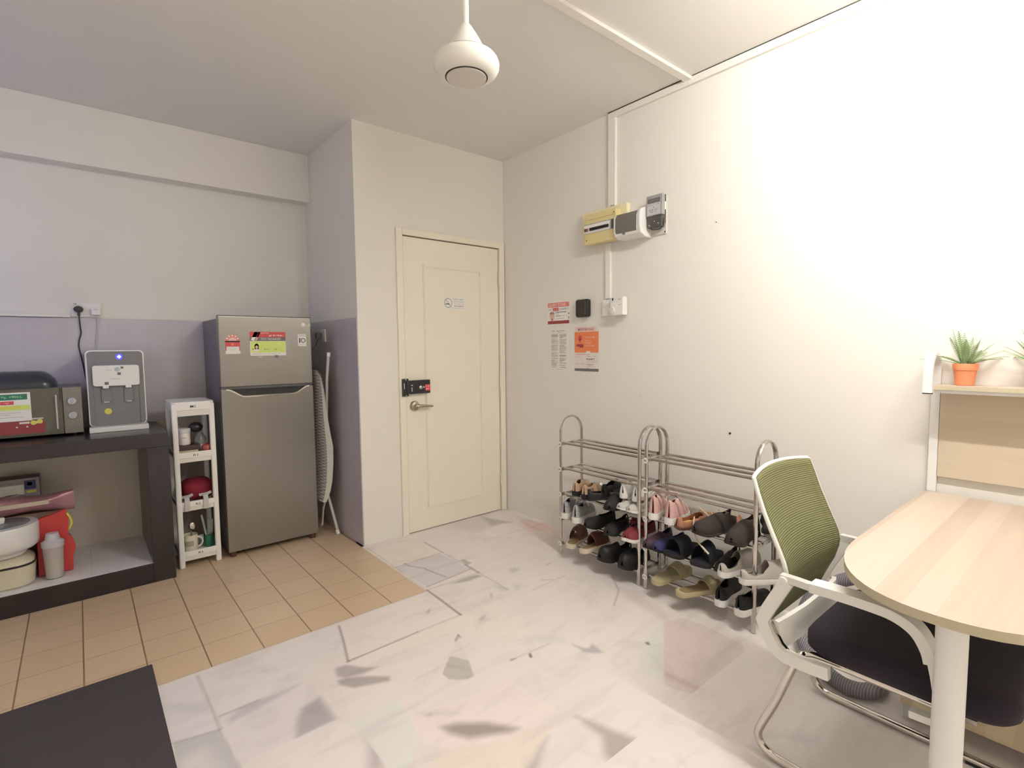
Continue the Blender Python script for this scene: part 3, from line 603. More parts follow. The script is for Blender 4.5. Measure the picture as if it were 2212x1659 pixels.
# ---- shelf cart
t = thing('shelf_cart', 'narrow white plastic four tier shelf cart between counter and fridge', 'shelf', (.512, 3.72, 0)); L = t.location
A0, A1, B0, B1 = .402, .624, 3.57, 3.86
for x in (A0, A1 - .030):
    for y in (B0, B1 - .03):
        b = MB().m(WHITE); b.box(x, x + .030, y, y + .030, 0, .985, .008, 3); b.build('post', t, L)
def tray(z0, z1, name, lip):
    b = MB().m(WHITE); b.box(A0 + .022, A1 - .022, B0 + .004, B1 - .004, z0, z0 + .008)
    b.box(A0 + .022, A1 - .022, B0 + .002, B0 + .008, z0 - .004, z1, .002); b.box(A0 + .022, A1 - .022, B1 - .008, B1 - .002, z0, z1, .002)
    b.box(A0 + .004, A0 + .010, B0 + .02, B1 - .02, z0, z1, .002); b.box(A1 - .010, A1 - .004, B0 + .02, B1 - .02, z0, z1, .002)
    b.m(OFFW).box(A0 + .028, A1 - .028, B0 + .006, B0 + .014, z0 - .030, z0 - .004, .002)
    s_ = Sheet(b, ((A0 + A1) / 2 - .02, B0 + .002, z1 - .030), X, Z); s_.slab(0, 0, .040, .022, PAPER, .0006); s_.text(lip, .008, .004, .013, INKD, width=.024, l=.001, bold=.02)
    return b.build(name, t, L)
b = MB().m(WHITE); b.prism(rrect(A0, A1, B0, B1, .03), 2, .945, .997, .006); b.m(OFFW).box(A0 + .028, A1 - .028, B0 + .004, B0 + .012, .912, .946, .002)
s_ = Sheet(b, (.498, B0 - .0005, .955), X, Z); s_.text('M1', 0, .006, .015, INKD, width=.026, l=.001, bold=.02); b.build('top_tray', t, L)
tray(.665, .696, 'tray', 'R1'); tray(.372, .400, 'tray', 'R2'); tray(.071, .100, 'tray', 'R3')
# things on the cart
JAR = mat('white_jar', (.74, .70, .70), .35)
t = thing('jar', 'white screw top jar on the cart shelf marked R1', 'jar', (.470, 3.66, .731)); L = t.location
b = MB().m(JAR); b.lathe([(.030, 0), (.033, .004), (.033, .070), (.030, .075)], L); b.m(PINKP); b.build('body', t, L)
b = MB().m(JAR); b.lathe([(.0335, .073), (.035, .076), (.035, .096), (.032, .099), (0, .099)], L); b.build('lid', t, L)
b = MB(); s_ = Sheet(b, (.445, 3.626, .75), X, Z); s_.text('xxxx', .010, .022, .009, INKL, width=.026); b.build('lettering', t, L)
b = MB().m(mat('dark_tin', (.06, .03, .03), .5)); b.box(.432, .55, 3.62, 3.74, .674, .730, .004); tag(b.build('tin', None, (.49, 3.68, .674)), 'low dark tin under the white jar on the cart', 'tin').location = (.49, 3.68, .674)
t = thing('pump_bottle', 'pale pump bottle behind the white jar on the cart', 'bottle', (.449, 3.775, .674)); L = t.location
b = MB().m(LTGREY); b.lathe([(.022, 0), (.025, .005), (.025, .15), (.012, .175), (.012, .19)], L, 20); b.build('body', t, L)
b = MB().m(LTGREY); b.lathe([(.013, .188), (.013, .205), (.005, .207), (.005, .235)], L, 14); b.box(.437, .47, 3.765, 3.785, .905, .918, .003); b.build('pump', t, L)
CLEAR = mat('clear_plastic', (.80, .84, .86), .12, trans=.85, alpha=.55)
t = thing('clear_bottle', 'clear plastic bottle with black cap lying tilted on the cart', 'bottle', (.556, 3.68, .675)); L = t.location
b = MB().m(CLEAR); b.lathe([(.030, 0), (.035, .006), (.035, .085), (.020, .11), (.016, .12)], L); b.build('body', t, L)
b = MB().m(BLACK); b.ball((L.x - .02, L.y - .0, L.z + .155), .033, 12, (1.2, 1, .95)); b.build('cap', t, L)
b = MB().m(WHITE); b.lathe([(.0365, .030), (.0372, .032), (.0372, .046), (.0365, .048)], L); b.build('ring', t, L)
def bag(name, c, sx, sy, sz, mt, seed, label, cat, spikes=.25, parent=None, group=None, subdiv=3):
    rnd = random.Random(seed); b2 = bmesh.new(); bmesh.ops.create_icosphere(b2, subdivisions=subdiv, radius=1)
    for v in b2.verts:
        n = v.co.normalized(); k = 1 + spikes * (math.sin(5 * n.x + seed) * math.cos(6 * n.y + 2 * seed) * .5 + rnd.uniform(-.22, .22))
        p = Vector((math.copysign(abs(n.x) ** .7, n.x), math.copysign(abs(n.y) ** .7, n.y), math.copysign(abs(n.z) ** .7, n.z))) * k
        v.co = Vector((p.x * sx, p.y * sy, max(p.z, -.92) * sz + sz * .92))
    b = MB().m(mt); b.merge(b2); o = b.build(name, parent, (0, 0, 0), ang=60); o.location = c
    return tag(o, label, cat, group)
REDBAG = mat('red_plastic_bag', (.62, .06, .06), .4, noise=.3, nscale=30)
b = bag('packet', (.588, 3.625, .674), .032, .030, .030, mat('red_packet', (.50, .10, .09), .4, noise=.5, nscale=60), 3, 'crumpled red packet at the right end of the cart shelf R1', 'packet')
b = MB().m(mat('cream_card', (.62, .58, .42), .6, noise=.5, nscale=60)); b.box(.43, .53, 3.582, 3.600, .674, .705, .002); o = b.build('card_box', None, (.48, 3.59, .674)); o.location = (.48, 3.59, .674); tag(o, 'flat cream box along the front lip of cart shelf R1', 'box')
# R2 shelf: dark red colander and two hooks
o = bag('cloth_bag', (.53, 3.72, .381), .088, .085, .066, mat('dark_red_cloth', (.22, .010, .025), .8), 5, 'dark red round bag on the cart shelf marked R2', 'bag', .08); 
for x in (.468, .565):
    b = MB().m(LTGREY); b.bar([(x, 3.60, .420), (x - .012, 3.575, .425), (x - .012, 3.564, .412), (x - .012, 3.562, .345)], X, .013, .0015)
    b.bar([(x - .04, 3.61, .422), (x, 3.60, .426), (x + .022, 3.59, .436)], Z, .008, .0015)
    o = b.build('hook', None, (x, 3.57, .35)); o.location = (x, 3.57, .35); tag(o, 'grey plastic hook over the %s half of the R2 shelf lip' % ('left' if x < .5 else 'right'), 'hook', 'hooks on cart shelf R2')
# R3 shelf: mug, spoon, green cup
t = thing('mug', 'cream printed mug on the lowest shelf of the white cart', 'mug', (.470, 3.64, .080)); L = t.location; CER = mat('cream_ceramic', (.68, .65, .54), .25)
b = MB().m(CER); b.lathe([(.036, 0), (.040, .004), (.041, .10), (.039, .102), (.037, .100), (.036, .010), (0, .008)], L, cap=False); b.m(mat('mug_print', (.35, .33, .26), .5)); b.bar([(L.x + .0425 * math.sin(a), L.y - .0425 * math.cos(a), L.z + .055) for a in [-.9 + .15 * k for k in range(9)]], Z, .016, .0004); b.build('body', t, L)
b = MB().m(CER); b.tube([(L.x + .036 + .028 * math.sin(a), L.y - .014, L.z + .052 + .030 * math.cos(a)) for a in [PI * k / 10 for k in range(11)]], .0055, 8); b.build('handle', t, L)
t = thing('spoon', 'shiny metal spoon standing in the cream mug', 'spoon', (.475, 3.65, .10)); L = t.location
b = MB().m(CHROME); b.tube([(.472, 3.65, .10), (.482, 3.655, .2)], [.003, .003], 8); b.ball((.486, 3.652, .224), .018, 10, (1, .3, 1.4)); b.build('spoon_body', t, L)
t = thing('tumbler', 'dark green tumbler beside the mug on the lowest cart shelf', 'cup', (.575, 3.66, .080)); L = t.location
b = MB().m(mat('green_plastic', (.03, .16, .10), .3)); b.lathe([(.024, 0), (.028, .004), (.031, .075), (.029, .076), (.026, .01), (0, .008)], L, cap=False); b.build('body', t, L)
UT = mat('pale_green_plastic', (.36, .42, .36), .4)
for n_, (dx, dz, lab) in enumerate(((-.035, .20, 'thin'), (.012, .165, 'broad'))):
    b = MB().m(UT); b.bar([(.575 + dx * .2, 3.66, .10), (.575 + dx, 3.66 + .01, .08 + dz)], X, .005 + .010 * n_, .002); o = b.build('utensil', None, (.575, 3.66, .1)); o.location = (.575, 3.66, .1); tag(o, '%s pale green utensil standing in the dark green tumbler' % lab, 'utensil', 'utensils in the tumbler')

# ---- water dispenser
t = thing('water_dispenser', 'grey and white table top water dispenser with a blue light', 'water dispenser', (.168, 3.90, CZT)); L = t.location
D0, D1, DY, DT = .033, .303, 3.76, 1.306
b = MB().m(WHITE); b.prism(rrect(D0, D1, CZT + .030, DT, .024), 1, DY, DY + .28, .004); b.build('body', t, L)
b = MB().m(MIDGREY); b.prism(rrect(D0 + .007, D1 - .007, CZT + .034, DT - .007, .019), 1, DY - .004, DY + .01, .002); b.build('front_panel', t, L)
b = MB().m(DKGREY); b.box(.060, .273, DY - .0046, DY - .003, .876, 1.100); b.m(MIDGREY).box(.062, .268, DY - .0052, DY - .004, .878, 1.100); b.build('recess', t, L)
b = MB().m(WHITE); b.prism(rrect(.060, .275, 1.102, 1.220, .014), 1, DY - .030, DY - .002, .004)
s_ = Sheet(b, (.060, DY - .030, 1.102), X, Z); s_.disc(.112, .094, .013, mat('blue_grey_print', (.45, .55, .60), .5)); s_.rect(.128, .098, .142, .110, INK); s_.rect(.112, .062, .128, .076, INK); s_.rect(.052, .008, .070, .024, INK, .0012); s_.rect(.06, .09, .09, .092, INKL); s_.rect(.08, .04, .12, .042, INKL)
b.build('tap_cover', t, L)
for x in (.116, .220):
    b = MB().m(WHITE); b.box(x - .014, x + .014, DY - .034, DY - .008, 1.088, 1.104, .004); tp = b.build('tap', t, L)
    b = MB().m(MIDGREY); b.box(x - .022, x + .022, DY - .014, DY - .004, 1.010, 1.088, .004); b.m(LTGREY).box(x - .013, x + .013, DY - .020, DY - .004, 1.006, 1.014, .002); b.build('tap_lever', tp, L)
b = MB().m(WHITE); b.box(D0 - .002, D1 + .002, DY - .05, DY + .28, CZT, CZT + .030, .004); b.build('drip_tray', t, L)
b = MB(); s_ = Sheet(b, (.121, DY - .0052, .957), X, Z); s_.disc(0, 0, .017, YELLOW, .0006); lbl(b.build('round_sticker', t, L), 'yellow round sticker')
b = MB().m(mat('led_ring', (.02, .02, .5), .3, emit=(.03, .03, 1), estr=2.5)); b.lathe([(.016, 0), (.015, .003), (0, .003)], (.186, DY - .004, 1.268), 20, (0, -1, 0)); b.m(mat('led_core', (.6, .9, 1), .3, emit=(.55, .9, 1), estr=6)); b.lathe([(.0095, .003), (.009, .0045), (0, .0045)], (.186, DY - .004, 1.268), 4, (0, -1, 0)); lbl(b.build('indicator_light', t, L), 'glowing blue light')

# ---- microwave
MGL = mat('mirror_glass', (.13, .125, .095), .12, .35)
t = thing('microwave', 'small grey microwave with two knobs at the left edge of the counter', 'microwave', (-.22, 3.90, CZT)); L = t.location
M0, M1, MY = -.47, .008, 3.72
b = MB().m(DKGREY); b.box(M0, M1, MY + .012, MY + .33, CZT + .012, 1.108, .006); b.build('body', t, L)
b = MB().m(mat('grey_fascia', (.22, .21, .19), .3, .4)); b.box(-.072, M1, MY, MY + .012, CZT + .012, 1.106, .003); b.build('control_panel', t, L)
b = MB().m(MGL); b.box(M0, -.074, MY, MY + .012, CZT + .012, 1.106, .003); dd = b.build('door', t, L)
b = MB().m(LTGREY); b.box(-.103, -.095, MY - .022, MY - .012, .885, 1.070, .003); b.box(-.102, -.096, MY - .014, MY + .002, .892, .902); b.box(-.102, -.096, MY - .014, MY + .002, 1.052, 1.062); b.build('door_handle', dd, L)
b = MB().m(BLACK).box(-.086, -.078, MY - .001, MY + .002, 1.035, 1.104); b.build('cord_mark', dd, L)
for zz in (1.030, .953):
    b = MB().m(LTGREY); b.lathe([(.020, 0), (.021, .004), (.018, .018), (0, .019)], (-.034, MY, zz), 20, (0, -1, 0)); b.box(-.038, -.030, MY - .024, MY - .015, zz - .014, zz + .014, .002); b.build('knob', t, L)
for x in (M0 + .04, M1 - .04):
    b = MB().m(BLACK).cyl((x, MY + .05, CZT), (x, MY + .05, CZT + .013), .012); b.build('foot', t, L)
b = MB(); s_ = Sheet(b, (-.40, MY, .940), X, Z)
s_.slab(0, 0, .200, .150, PAPER, .001); s_.rect(.02, .112, .188, .142, GREEN, .0014); s_.text('KITCHEN RULES', .04, .120, .014, MINT, width=.13); s_.rect(0, .088, .135, .106, RED, .0014); s_.text('CLEAN AFTER USE', .01, .092, .010, PINKP, width=.11)
s_.rect(0, .058, .196, .084, LIME, .0013); s_.rect(.02, .066, .16, .078, YELLOW, .0016); s_.rect(.01, .044, .16, .046, INKL, .0014); s_.rect(.01, .034, .12, .036, INKL, .0014); s_.rect(.01, .02, .17, .022, INKL, .0014)
lbl(b.build('paper_notice', dd, L), 'striped green, red and lime notice')
b = MB(); s_ = Sheet(b, (-.45, MY, .872), X, Z); s_.slab(0, 0, .30, .066, MAROON, .0006); s_.disc(.06, .045, .065, PAPER2, .0008, .040); s_.disc(.06, .048, .056, mat('soup_print', (.45, .08, .06), .5), .001, .034); s_.rect(.20, .052, .24, .062, PAPER2, .001); s_.rect(.25, .050, .29, .062, PAPER2, .001); s_.rect(.245, .072, .295, .080, LTGREY, .0008); s_.disc(.255, .055, .012, YELLOW, .0012); s_.disc(.28, .06, .012, YELLOW, .0012)
s_.disc(.19, .036, .004, PAPER2, .001); s_.disc(.23, .036, .004, PAPER2, .001)
lbl(b.build('bowl_print', dd, L), 'printed picture of a dark red soup bowl')
t = thing('lidded_pan', 'dark rounded baking dish upside down on top of the microwave', 'pan', (-.24, 3.86, 1.108)); L = t.location
prof = []
b = MB().m(mat('dark_enamel', (.03, .035, .05), .22))
def rr_ring(z, hx, hy, r): return [Vector((L.x + p[0], L.y + p[1], z)) for p in rrect(-hx, hx, -hy, hy, r, 6)]
b.rings([rr_ring(1.108, .148, .118, .06), rr_ring(1.125, .148, .118, .06), rr_ring(1.150, .140, .112, .06), rr_ring(1.175, .122, .096, .06), rr_ring(1.192, .098, .074, .05), rr_ring(1.197, .07, .05, .04)]); b.build('dish', t, L)

# ---- wall sockets on the kitchen wall
def socket_plate(name, x0, x1, z0, z1, y, label):
    t = thing(name, label, 'socket', ((x0 + x1) / 2, y, z0)); b = MB().m(WHITE); b.box(x0, x1, y - .011, y, z0, z1, .004); b.build('plate', t, t.location); return t
t = socket_plate('wall_socket', -.012, .132, 1.508, 1.594, YK + .02, 'double white wall socket above the water dispenser')
b = MB().m(WHITE); b.box(.012, .026, YK + .002, YK + .009, 1.575, 1.585, .002); s_ = Sheet(b, (-.012, YK + .009, 1.508), X, Z); s_.text('MAIN', .010, .074, .007, INK, width=.02, l=.0006); b.build('rocker_switch', t, t.location)
t = thing('power_plug', 'black three pin plug with its cord in the left socket', 'plug', (.022, YK + .009, 1.55)); L = t.location
b = MB().m(BLACK); b.prism([(.022 + .024 * math.cos(a) * (1.0 if math.sin(a) > 0 else .95), 1.552 + .019 * math.sin(a)) for a in [2 * PI * k / 16 for k in range(16)]], 1, YK - .028, YK + .009, .006); b.box(.015, .029, YK - .022, YK - .006, 1.512, 1.54, .004); b.build('plug_body', t, L)
cord = [(.022, YK - .014, 1.515), (.024, YK - .012, 1.46), (.026, YK - .006, 1.41), (.016, YK - .006, 1.37), (.012, YK - .008, 1.33), (.018, YK - .008, 1.28), (.026, YK - .008, 1.22), (.033, YK - .008, 1.15), (.05, YK - .012, 1.05), (.08, YK - .02, .93), (.09, YK - .02, CZT + .006)]
def smooth_path(P, n=6):
    P = [Vector(p) for p in P]; out = []
    for i in range(len(P) - 1):
        a, b_, c_, d = P[max(i - 1, 0)], P[i], P[i + 1], P[min(i + 2, len(P) - 1)]
        for k in range(n):
            u = k / n; out.append(.5 * ((2 * b_) + (c_ - a) * u + (2 * a - 5 * b_ + 4 * c_ - d) * u * u + (3 * b_ - a - 3 * c_ + d) * u ** 3))
    out.append(P[-1]); return out
b = MB().m(BLACK); b.tube(smooth_path(cord), .0036, 8); b.build('cord', t, L)
t = thing('power_adapter', 'white square adapter with its pale cord in the right socket', 'adapter', (.105, YK + .009, 1.54)); L = t.location
b = MB().m(WHITE); b.box(.080, .126, YK - .024, YK + .009, 1.520, 1.562, .006); s_ = Sheet(b, (.08, YK - .024, 1.52), X, Z); s_.rect(.012, .030, .034, .033, INKL); b.build('adapter_body', t, L)
b = MB().m(LTGREY); b.tube(smooth_path([(.103, YK - .014, 1.522), (.107, YK - .010, 1.48), (.103, YK - .005, 1.42), (.095, YK - .005, 1.36), (.092, YK - .005, 1.30), (.092, YK - .008, 1.1), (.10, YK - .012, CZT + .006)]), .0035, 8); b.build('cord', t, L)

# ---- things in the alcove under the counter
BEI = mat('beige_enamel', (.60, .57, .44), .3)
t = thing('rice_cooker', 'beige rice cooker with a black band on the alcove floor', 'rice cooker', (-.345, 3.64, .112)); L = t.location
def rrz(z, hx, hy, r): return [Vector((L.x + p[0], L.y + p[1], z)) for p in rrect(-hx, hx, -hy, hy, r, 6)]
b = MB().m(BEI); b.rings([rrz(.112, .10, .09, .06), rrz(.125, .118, .105, .07), rrz(.20, .124, .11, .07), rrz(.228, .124, .11, .07)]); b.build('body', t, L)
b = MB().m(BLACK); b.rings([rrz(.222, .1248, .1108, .07), rrz(.232, .1248, .1108, .07)]); b.build('band', t, L)
b = MB().m(BEI); b.rings([rrz(.230, .122, .108, .07), rrz(.245, .119, .105, .07), rrz(.262, .10, .088, .06), rrz(.268, .07, .06, .05)]); b.build('lid', t, L)
ENA = mat('white_enamel', (.74, .74, .75), .25)
t = thing('steamer_pot', 'white pot with a grey lid stacked on the beige rice cooker', 'pot', (-.340, 3.63, .268)); L = t.location
b = MB().m(ENA); b.lathe([(.075, 0), (.088, .008), (.092, .022), (.098, .030), (.126, .038), (.138, .052), (.141, .075), (.142, .150), (.138, .160), (.110, .163)], L, 36); b.build('body', t, L)
b = MB().m(mat('grey_glass_lid', (.18, .20, .22), .15)); b.lathe([(.112, .160), (.108, .166), (.06, .170), (0, .170)], L, 32); b.m(WHITE).lathe([(.012, .168), (.014, .176), (.017, .190), (.014, .198), (0, .200)], L, 16); b.build('lid', t, L)
FROST = mat('frosted_plastic', (.72, .70, .68), .35, trans=.35, alpha=.72)
t = thing('shaker_bottle', 'frosted plastic shaker bottle with a clear lid in front of the red bag', 'bottle', (-.150, 3.60, .113)); L = t.location
b = MB().m(FROST); b.lathe([(.030, 0), (.036, .005), (.040, .10), (.043, .17), (.042, .172)], L, 26); b.m(mat('beige_powder', (.55, .50, .38), .7)).lathe([(.029, .004), (.035, .008), (.038, .095), (0, .096)], L, 20); b.build('body', t, L)
b = MB().m(mat('clear_lid', (.62, .62, .68), .2, alpha=.8)); b.lathe([(.046, .168), (.048, .172), (.047, .195), (.032, .205), (.028, .225), (.026, .238), (0, .240)], L, 26); b.build('lid', t, L)
b = MB().m(REDBAG)
ol = [(-.215, .113), (-.075, .113), (-.073, .19), (-.058, .235), (-.070, .29), (-.088, .315), (-.082, .40), (-.088, .452), (-.13, .440), (-.205, .418), (-.212, .3)]
b.rings([[Vector((x, 3.665 + .006 * math.sin(i * 2.1), z)) for i, (x, z) in enumerate(ol)], [Vector((x * 1.02 - .002, 3.69 + .01 * math.sin(i * 1.3), z * 1.0)) for i, (x, z) in enumerate(ol)], [Vector((-.145 + (x + .145) * .9, 3.75, .113 + (z - .113) * .96)) for x, z in ol], [Vector((-.145 + (x + .145) * .7, 3.775, .113 + (z - .113) * .88)) for x, z in ol]])
b.m(YELLOW); b.tube(smooth_path([(-.088, 3.664, .43), (-.075, 3.664, .40), (-.071, 3.664, .37), (-.083, 3.664, .34)], 4), .006, 6)
o = b.build('plastic_bag', None, (-.14, 3.7, .112)); o.location = (-.14, 3.7, .112); tag(o, 'bright red plastic bag behind the frosted shaker bottle', 'bag')
t = thing('snack_bag', 'maroon foil snack bag lying on top of the brown carton', 'bag', (-.22, 3.80, .43)); L = t.location
FOIL = mat('maroon_foil', (.33, .07, .11), .3, .2, noise=.5, nscale=14, color2=(.42, .30, .34))
b = MB().m(FOIL)
n = 14; rows = []
for i in range(n + 1):
    u = i / n; x = -.44 + .385 * u; hz = .046 + .006 * math.sin(8 * u); zc = .478 + .006 * math.sin(5 * u); th = .055 * min(1, (1 - u) * 3 + .06) + .002; hz *= 1 + .10 * max(0, u - .8) / .2; th = max(th, .012)
    rows.append([Vector((x, 3.80 + th * math.copysign(abs(math.cos(a)) ** .8, math.cos(a)) * (1 + .06 * math.sin(9 * u + 3 * a)), zc + hz * math.copysign(abs(math.sin(a)) ** .8, math.sin(a)))) for a in [2 * PI * k / 18 for k in range(18)]])
b.rings(rows); b.build('bag_body', t, L)
b = MB().m(mat('cream_print', (.62, .55, .44), .5)); b.box(-.40, -.16, 3.738, 3.746, .478, .500); b.build('printed_panel', t, L)
t = thing('cardboard_box', 'printed carton standing behind the white pot in the alcove', 'box', (-.30, 3.97, .112)); L = t.location
b = MB().m(mat('carton_grey', (.32, .29, .30), .6)); b.box(-.44, -.20, 3.92, 4.04, .112, .60, .003)
s_ = Sheet(b, (-.44, 3.92, .112), X, Z); s_.rect(.06, .40, .175, .455, PAPER2); s_.rect(.10, .375, .15, .405, PAPER2); s_.rect(.178, .425, .225, .475, NAVY); s_.disc(.20, .455, .011, PAPER); s_.rect(.185, .405, .225, .418, YELLOW); s_.rect(0, .37, .07, .42, RED); b.build('carton', t, L)
o = bag('orange_packet', (-.33, 3.80, .34), .10, .05, .035, mat('orange_foil', (.60, .20, .06), .4, noise=.4, nscale=20), 21, 'orange food packet wedged between the white pot and snack bag', 'packet', .2)
b = MB().m(mat('carton_support', (.25, .16, .12), .7)); b.box(-.44, -.10, 3.795, 3.90, .112, .425, .004); o = b.build('brown_carton', None, (-.33, 3.83, .112)); o.location = (-.33, 3.83, .112); tag(o, 'brown carton behind the rice cooker in the alcove', 'box')

# ---- black mat in front of the counter
b = MB().m(mat('black_rubber_mat', (.062, .054, .060), .5, noise=.2, nscale=3)); b.prism(rrect(-.95, .171, 1.60, 2.548, .004), 2, .0, .006, .001); o = b.build('floor_mat', None, (-.4, 2.0, 0)); o.location = (-.4, 2.0, 0); tag(o, 'plain black mat lying across tile and marble floor', 'mat')

# ---- ironing board folded between fridge and corner wall
t = thing('ironing_board', 'folded ironing board with grey checked cover leaning beside the fridge', 'ironing board', (1.30, 3.62, 0)); L = t.location
CHECK = stripe_mat('checked_cover', (.22, .21, .19), (.72, .70, .64), (0, 2), 48, .8, .3)
HEM = mat('grey_hem', (.56, .55, .50), .8)
rt = [(1.228, 1.158), (1.251, 1.119), (1.261, 1.031), (1.267, .935), (1.270, .84), (1.276, .743), (1.284, .646), (1.284, .517), (1.276, .389), (1.262, .31), (1.245, .25)]
hm = [(1.230, 1.155), (1.256, 1.110), (1.273, 1.02), (1.281, .936), (1.290, .841), (1.308, .711), (1.322, .629), (1.320, .516), (1.308, .389), (1.292, .32), (1.262, .25)]
lf = [(1.222, 3.64, 1.165), (1.224, 3.70, 1.16), (1.224, 3.76, 1.08), (1.224, 3.78, .95), (1.224, 3.79, .84), (1.225, 3.80, .74), (1.226, 3.80, .64), (1.226, 3.80, .50), (1.226, 3.78, .38), (1.225, 3.72, .29), (1.224, 3.66, .25)]
mid = lambda z: 3.53 + .0 * z
b = MB().m(CHECK)
fa = [Vector((x, 3.530, z)) for x, z in rt]; lb = [Vector(p) for p in lf]
off_ = Vector((.022, .010, 0))
for i in range(len(rt) - 1):
    b._f([b.bm.verts.new(q) for q in (lb[i], fa[i], fa[i + 1], lb[i + 1])])
    b._f([b.bm.verts.new(q) for q in (lb[i] + off_, lb[i + 1] + off_, fa[i + 1] + off_, fa[i] + off_)])
bmesh.ops.remove_doubles(b.bm, verts=b.bm.verts[:], dist=.0004); b.build('board_cover', t, L)
b = MB().m(HEM)
for i in range(len(rt) - 1):
    e0, e1_ = fa[i] - Vector((.001, .001, 0)), fa[i + 1] - Vector((.001, .001, 0)); h0, h1 = Vector((hm[i][0], 3.512, hm[i][1])), Vector((hm[i + 1][0], 3.512, hm[i + 1][1]))
    b._f([b.bm.verts.new(q) for q in (e0, h0, h1, e1_)]); b._f([b.bm.verts.new(q) for q in (h0, h0 + Vector((.004, .05, 0)), h1 + Vector((.004, .05, 0)), h1)])
bmesh.ops.remove_doubles(b.bm, verts=b.bm.verts[:], dist=.0004); b.build('hem', t, L)
TUBEP = mat('pale_painted_tube', (.58, .57, .53), .4)
b = MB().m(TUBEP); b.tube([(1.325, 3.545, 1.272), (1.316, 3.57, 1.10), (1.315, 3.62, .65), (1.318, 3.66, .26)], .010, 12); b.m(WHITE).cyl((1.3255, 3.544, 1.276), (1.3245, 3.548, 1.250), .0125); b.build('leg', t, L)
b = MB().m(TUBEP); b.tube([(1.300, 3.70, .75), (1.305, 3.60, .28), (1.345, 3.535, .012)], .010, 12); b.m(WHITE).cyl((1.341, 3.541, .03), (1.346, 3.534, .002), .013); b.build('leg', t, L)
b = MB().m(TUBEP); b.tube([(1.285, 3.60, .235), (1.277, 3.62, .16), (1.268, 3.62, .06), (1.272, 3.66, .035), (1.285, 3.68, .06), (1.290, 3.66, .18), (1.285, 3.62, .22)], .0045, 8); b.build('iron_rest', t, L)
# socket on the corner wall with a plug in it
t = thing('wall_socket', 'white socket on the corner wall right of the fridge', 'socket', (XI - .008, 3.78, 1.355))
b = MB().m(WHITE); b.box(XI - .020, XI - .008, 3.73, 3.82, 1.352, 1.442, .003); b.build('plate', t, t.location)
t = thing('power_plug', 'dark plug in the socket right of the fridge', 'plug', (XI - .02, 3.80, 1.39)); b = MB().m(DKGREY); b.box(XI - .062, XI - .020, 3.775, 3.815, 1.375, 1.42, .008); b.build('plug_body', t, t.location)
b = MB().m(DKGREY); b.tube(smooth_path([(XI - .045, 3.80, 1.378), (XI - .05, 3.83, 1.33), (XI - .09, 3.86, 1.25), (XI - .10, 3.95, 1.0)]), .004, 8); b.build('cord', t, t.location)
# ================= right wall =================
UR, VR = Vector((0, -1, 0)), Z      # right / up on the right wall
YB = mat('yellowed_plastic', (.70, .60, .30), .45)
YB2 = mat('pale_yellow_plastic', (.80, .74, .50), .45)
SMOKE = mat('smoked_cover', (.17, .155, .135), .15)
t = thing('breaker_box', 'yellowed fuse box with a row of breakers on the right wall', 'breaker box', (XR, 2.17, 1.94)); L = t.location
b = MB().m(YB2); b.box(XR - .035, XR, 1.985, 2.345, 1.958, 2.158, .004); b.build('base', t, L)
b = MB().m(YB); b.box(XR - .080, XR - .030, 2.030, 2.282, 1.942, 2.128, .008); b.m(mat('old_seam', (.25, .18, .06), .7)).box(XR - .0806, XR - .079, 2.035, 2.278, 2.0915, 2.093)
for y_, z_ in ((2.262, 1.968), (2.045, 2.105)): b.m(INKD).box(XR - .0812, XR - .079, y_ - .003, y_ + .003, z_ - .003, z_ + .003)
b.build('cover', t, L)
b = MB(); s_ = Sheet(b, (XR - .080, 2.281, 2.008), UR, VR); s_.rect(0, 0, .235, .060, INKL, .0006); s_.rect(.000, .004, .205, .054, PAPER, .0009); s_.rect(.215, .002, .234, .058, DKGREY, .001)
b.build('breaker_panel', t, L)
for k in range(12):
    y_ = 2.272 - .0155 * k - (.012 if k > 1 else 0)
    b = MB().m(BLACK if k > 1 else mat('brown_switch', (.22, .09, .08), .5) if k == 0 else bpy.data.materials['brown_switch']); b.box(XR - .089, XR - .079, y_ - .0045, y_ + .0045, 2.024, 2.042, .001); b.build('breaker_switch', t, L)
b = MB(); s_ = Sheet(b, (XR - .0235, 2.118, 2.146), UR, VR); s_.slab(0, 0, .030, .020, INK, .001); s_.rect(.003, .003, .027, .017, mat('olive_print', (.45, .42, .28), .5), .0014); lbl(b.build('type_label', t, L), 'small dark type label on trunking')
# enclosure with smoked window
t = thing('switch_enclosure', 'rounded white enclosure with a smoked window right of the fuse box', 'breaker box', (XR, 1.94, 1.935)); L = t.location
prof = [(XR, 1.935), (XR, 2.085), (XR - .06, 2.085), (XR - .092, 2.074), (XR - .105, 2.05), (XR - .105, 1.975), (XR - .095, 1.95), (XR - .06, 1.935)]
b = MB().m(WHITE); b.prism(prof, 1, 1.842, 2.026, .004); b.build('body', t, L)
b = MB().m(SMOKE); b.prism([(XR - .06, 2.0862), (XR - .0935, 2.0755), (XR - .1068, 2.050), (XR - .1068, 1.978), (XR - .098, 1.958), (XR - .09, 1.958), (XR - .09, 2.0), (XR - .05, 2.0)], 1, 1.862, 2.014, .002); b.build('smoked_window', t, L)
b = MB().m(WHITE); b.prism([(XR, 1.925), (XR, 2.092), (XR - .062, 2.095), (XR - .098, 2.082), (XR - .112, 2.055), (XR - .112, 1.972), (XR - .10, 1.944), (XR - .06, 1.925)], 1, 1.828, 1.850, .008); b.build('end_cap', t, L)
b = MB().m(SMOKE); b.prism([(1.955 + .010 * math.cos(a), 1.958 + .006 * math.sin(a)) for a in [2 * PI * k / 12 for k in range(12)]], 0, XR - .104, XR - .098); b.build('latch', t, L)
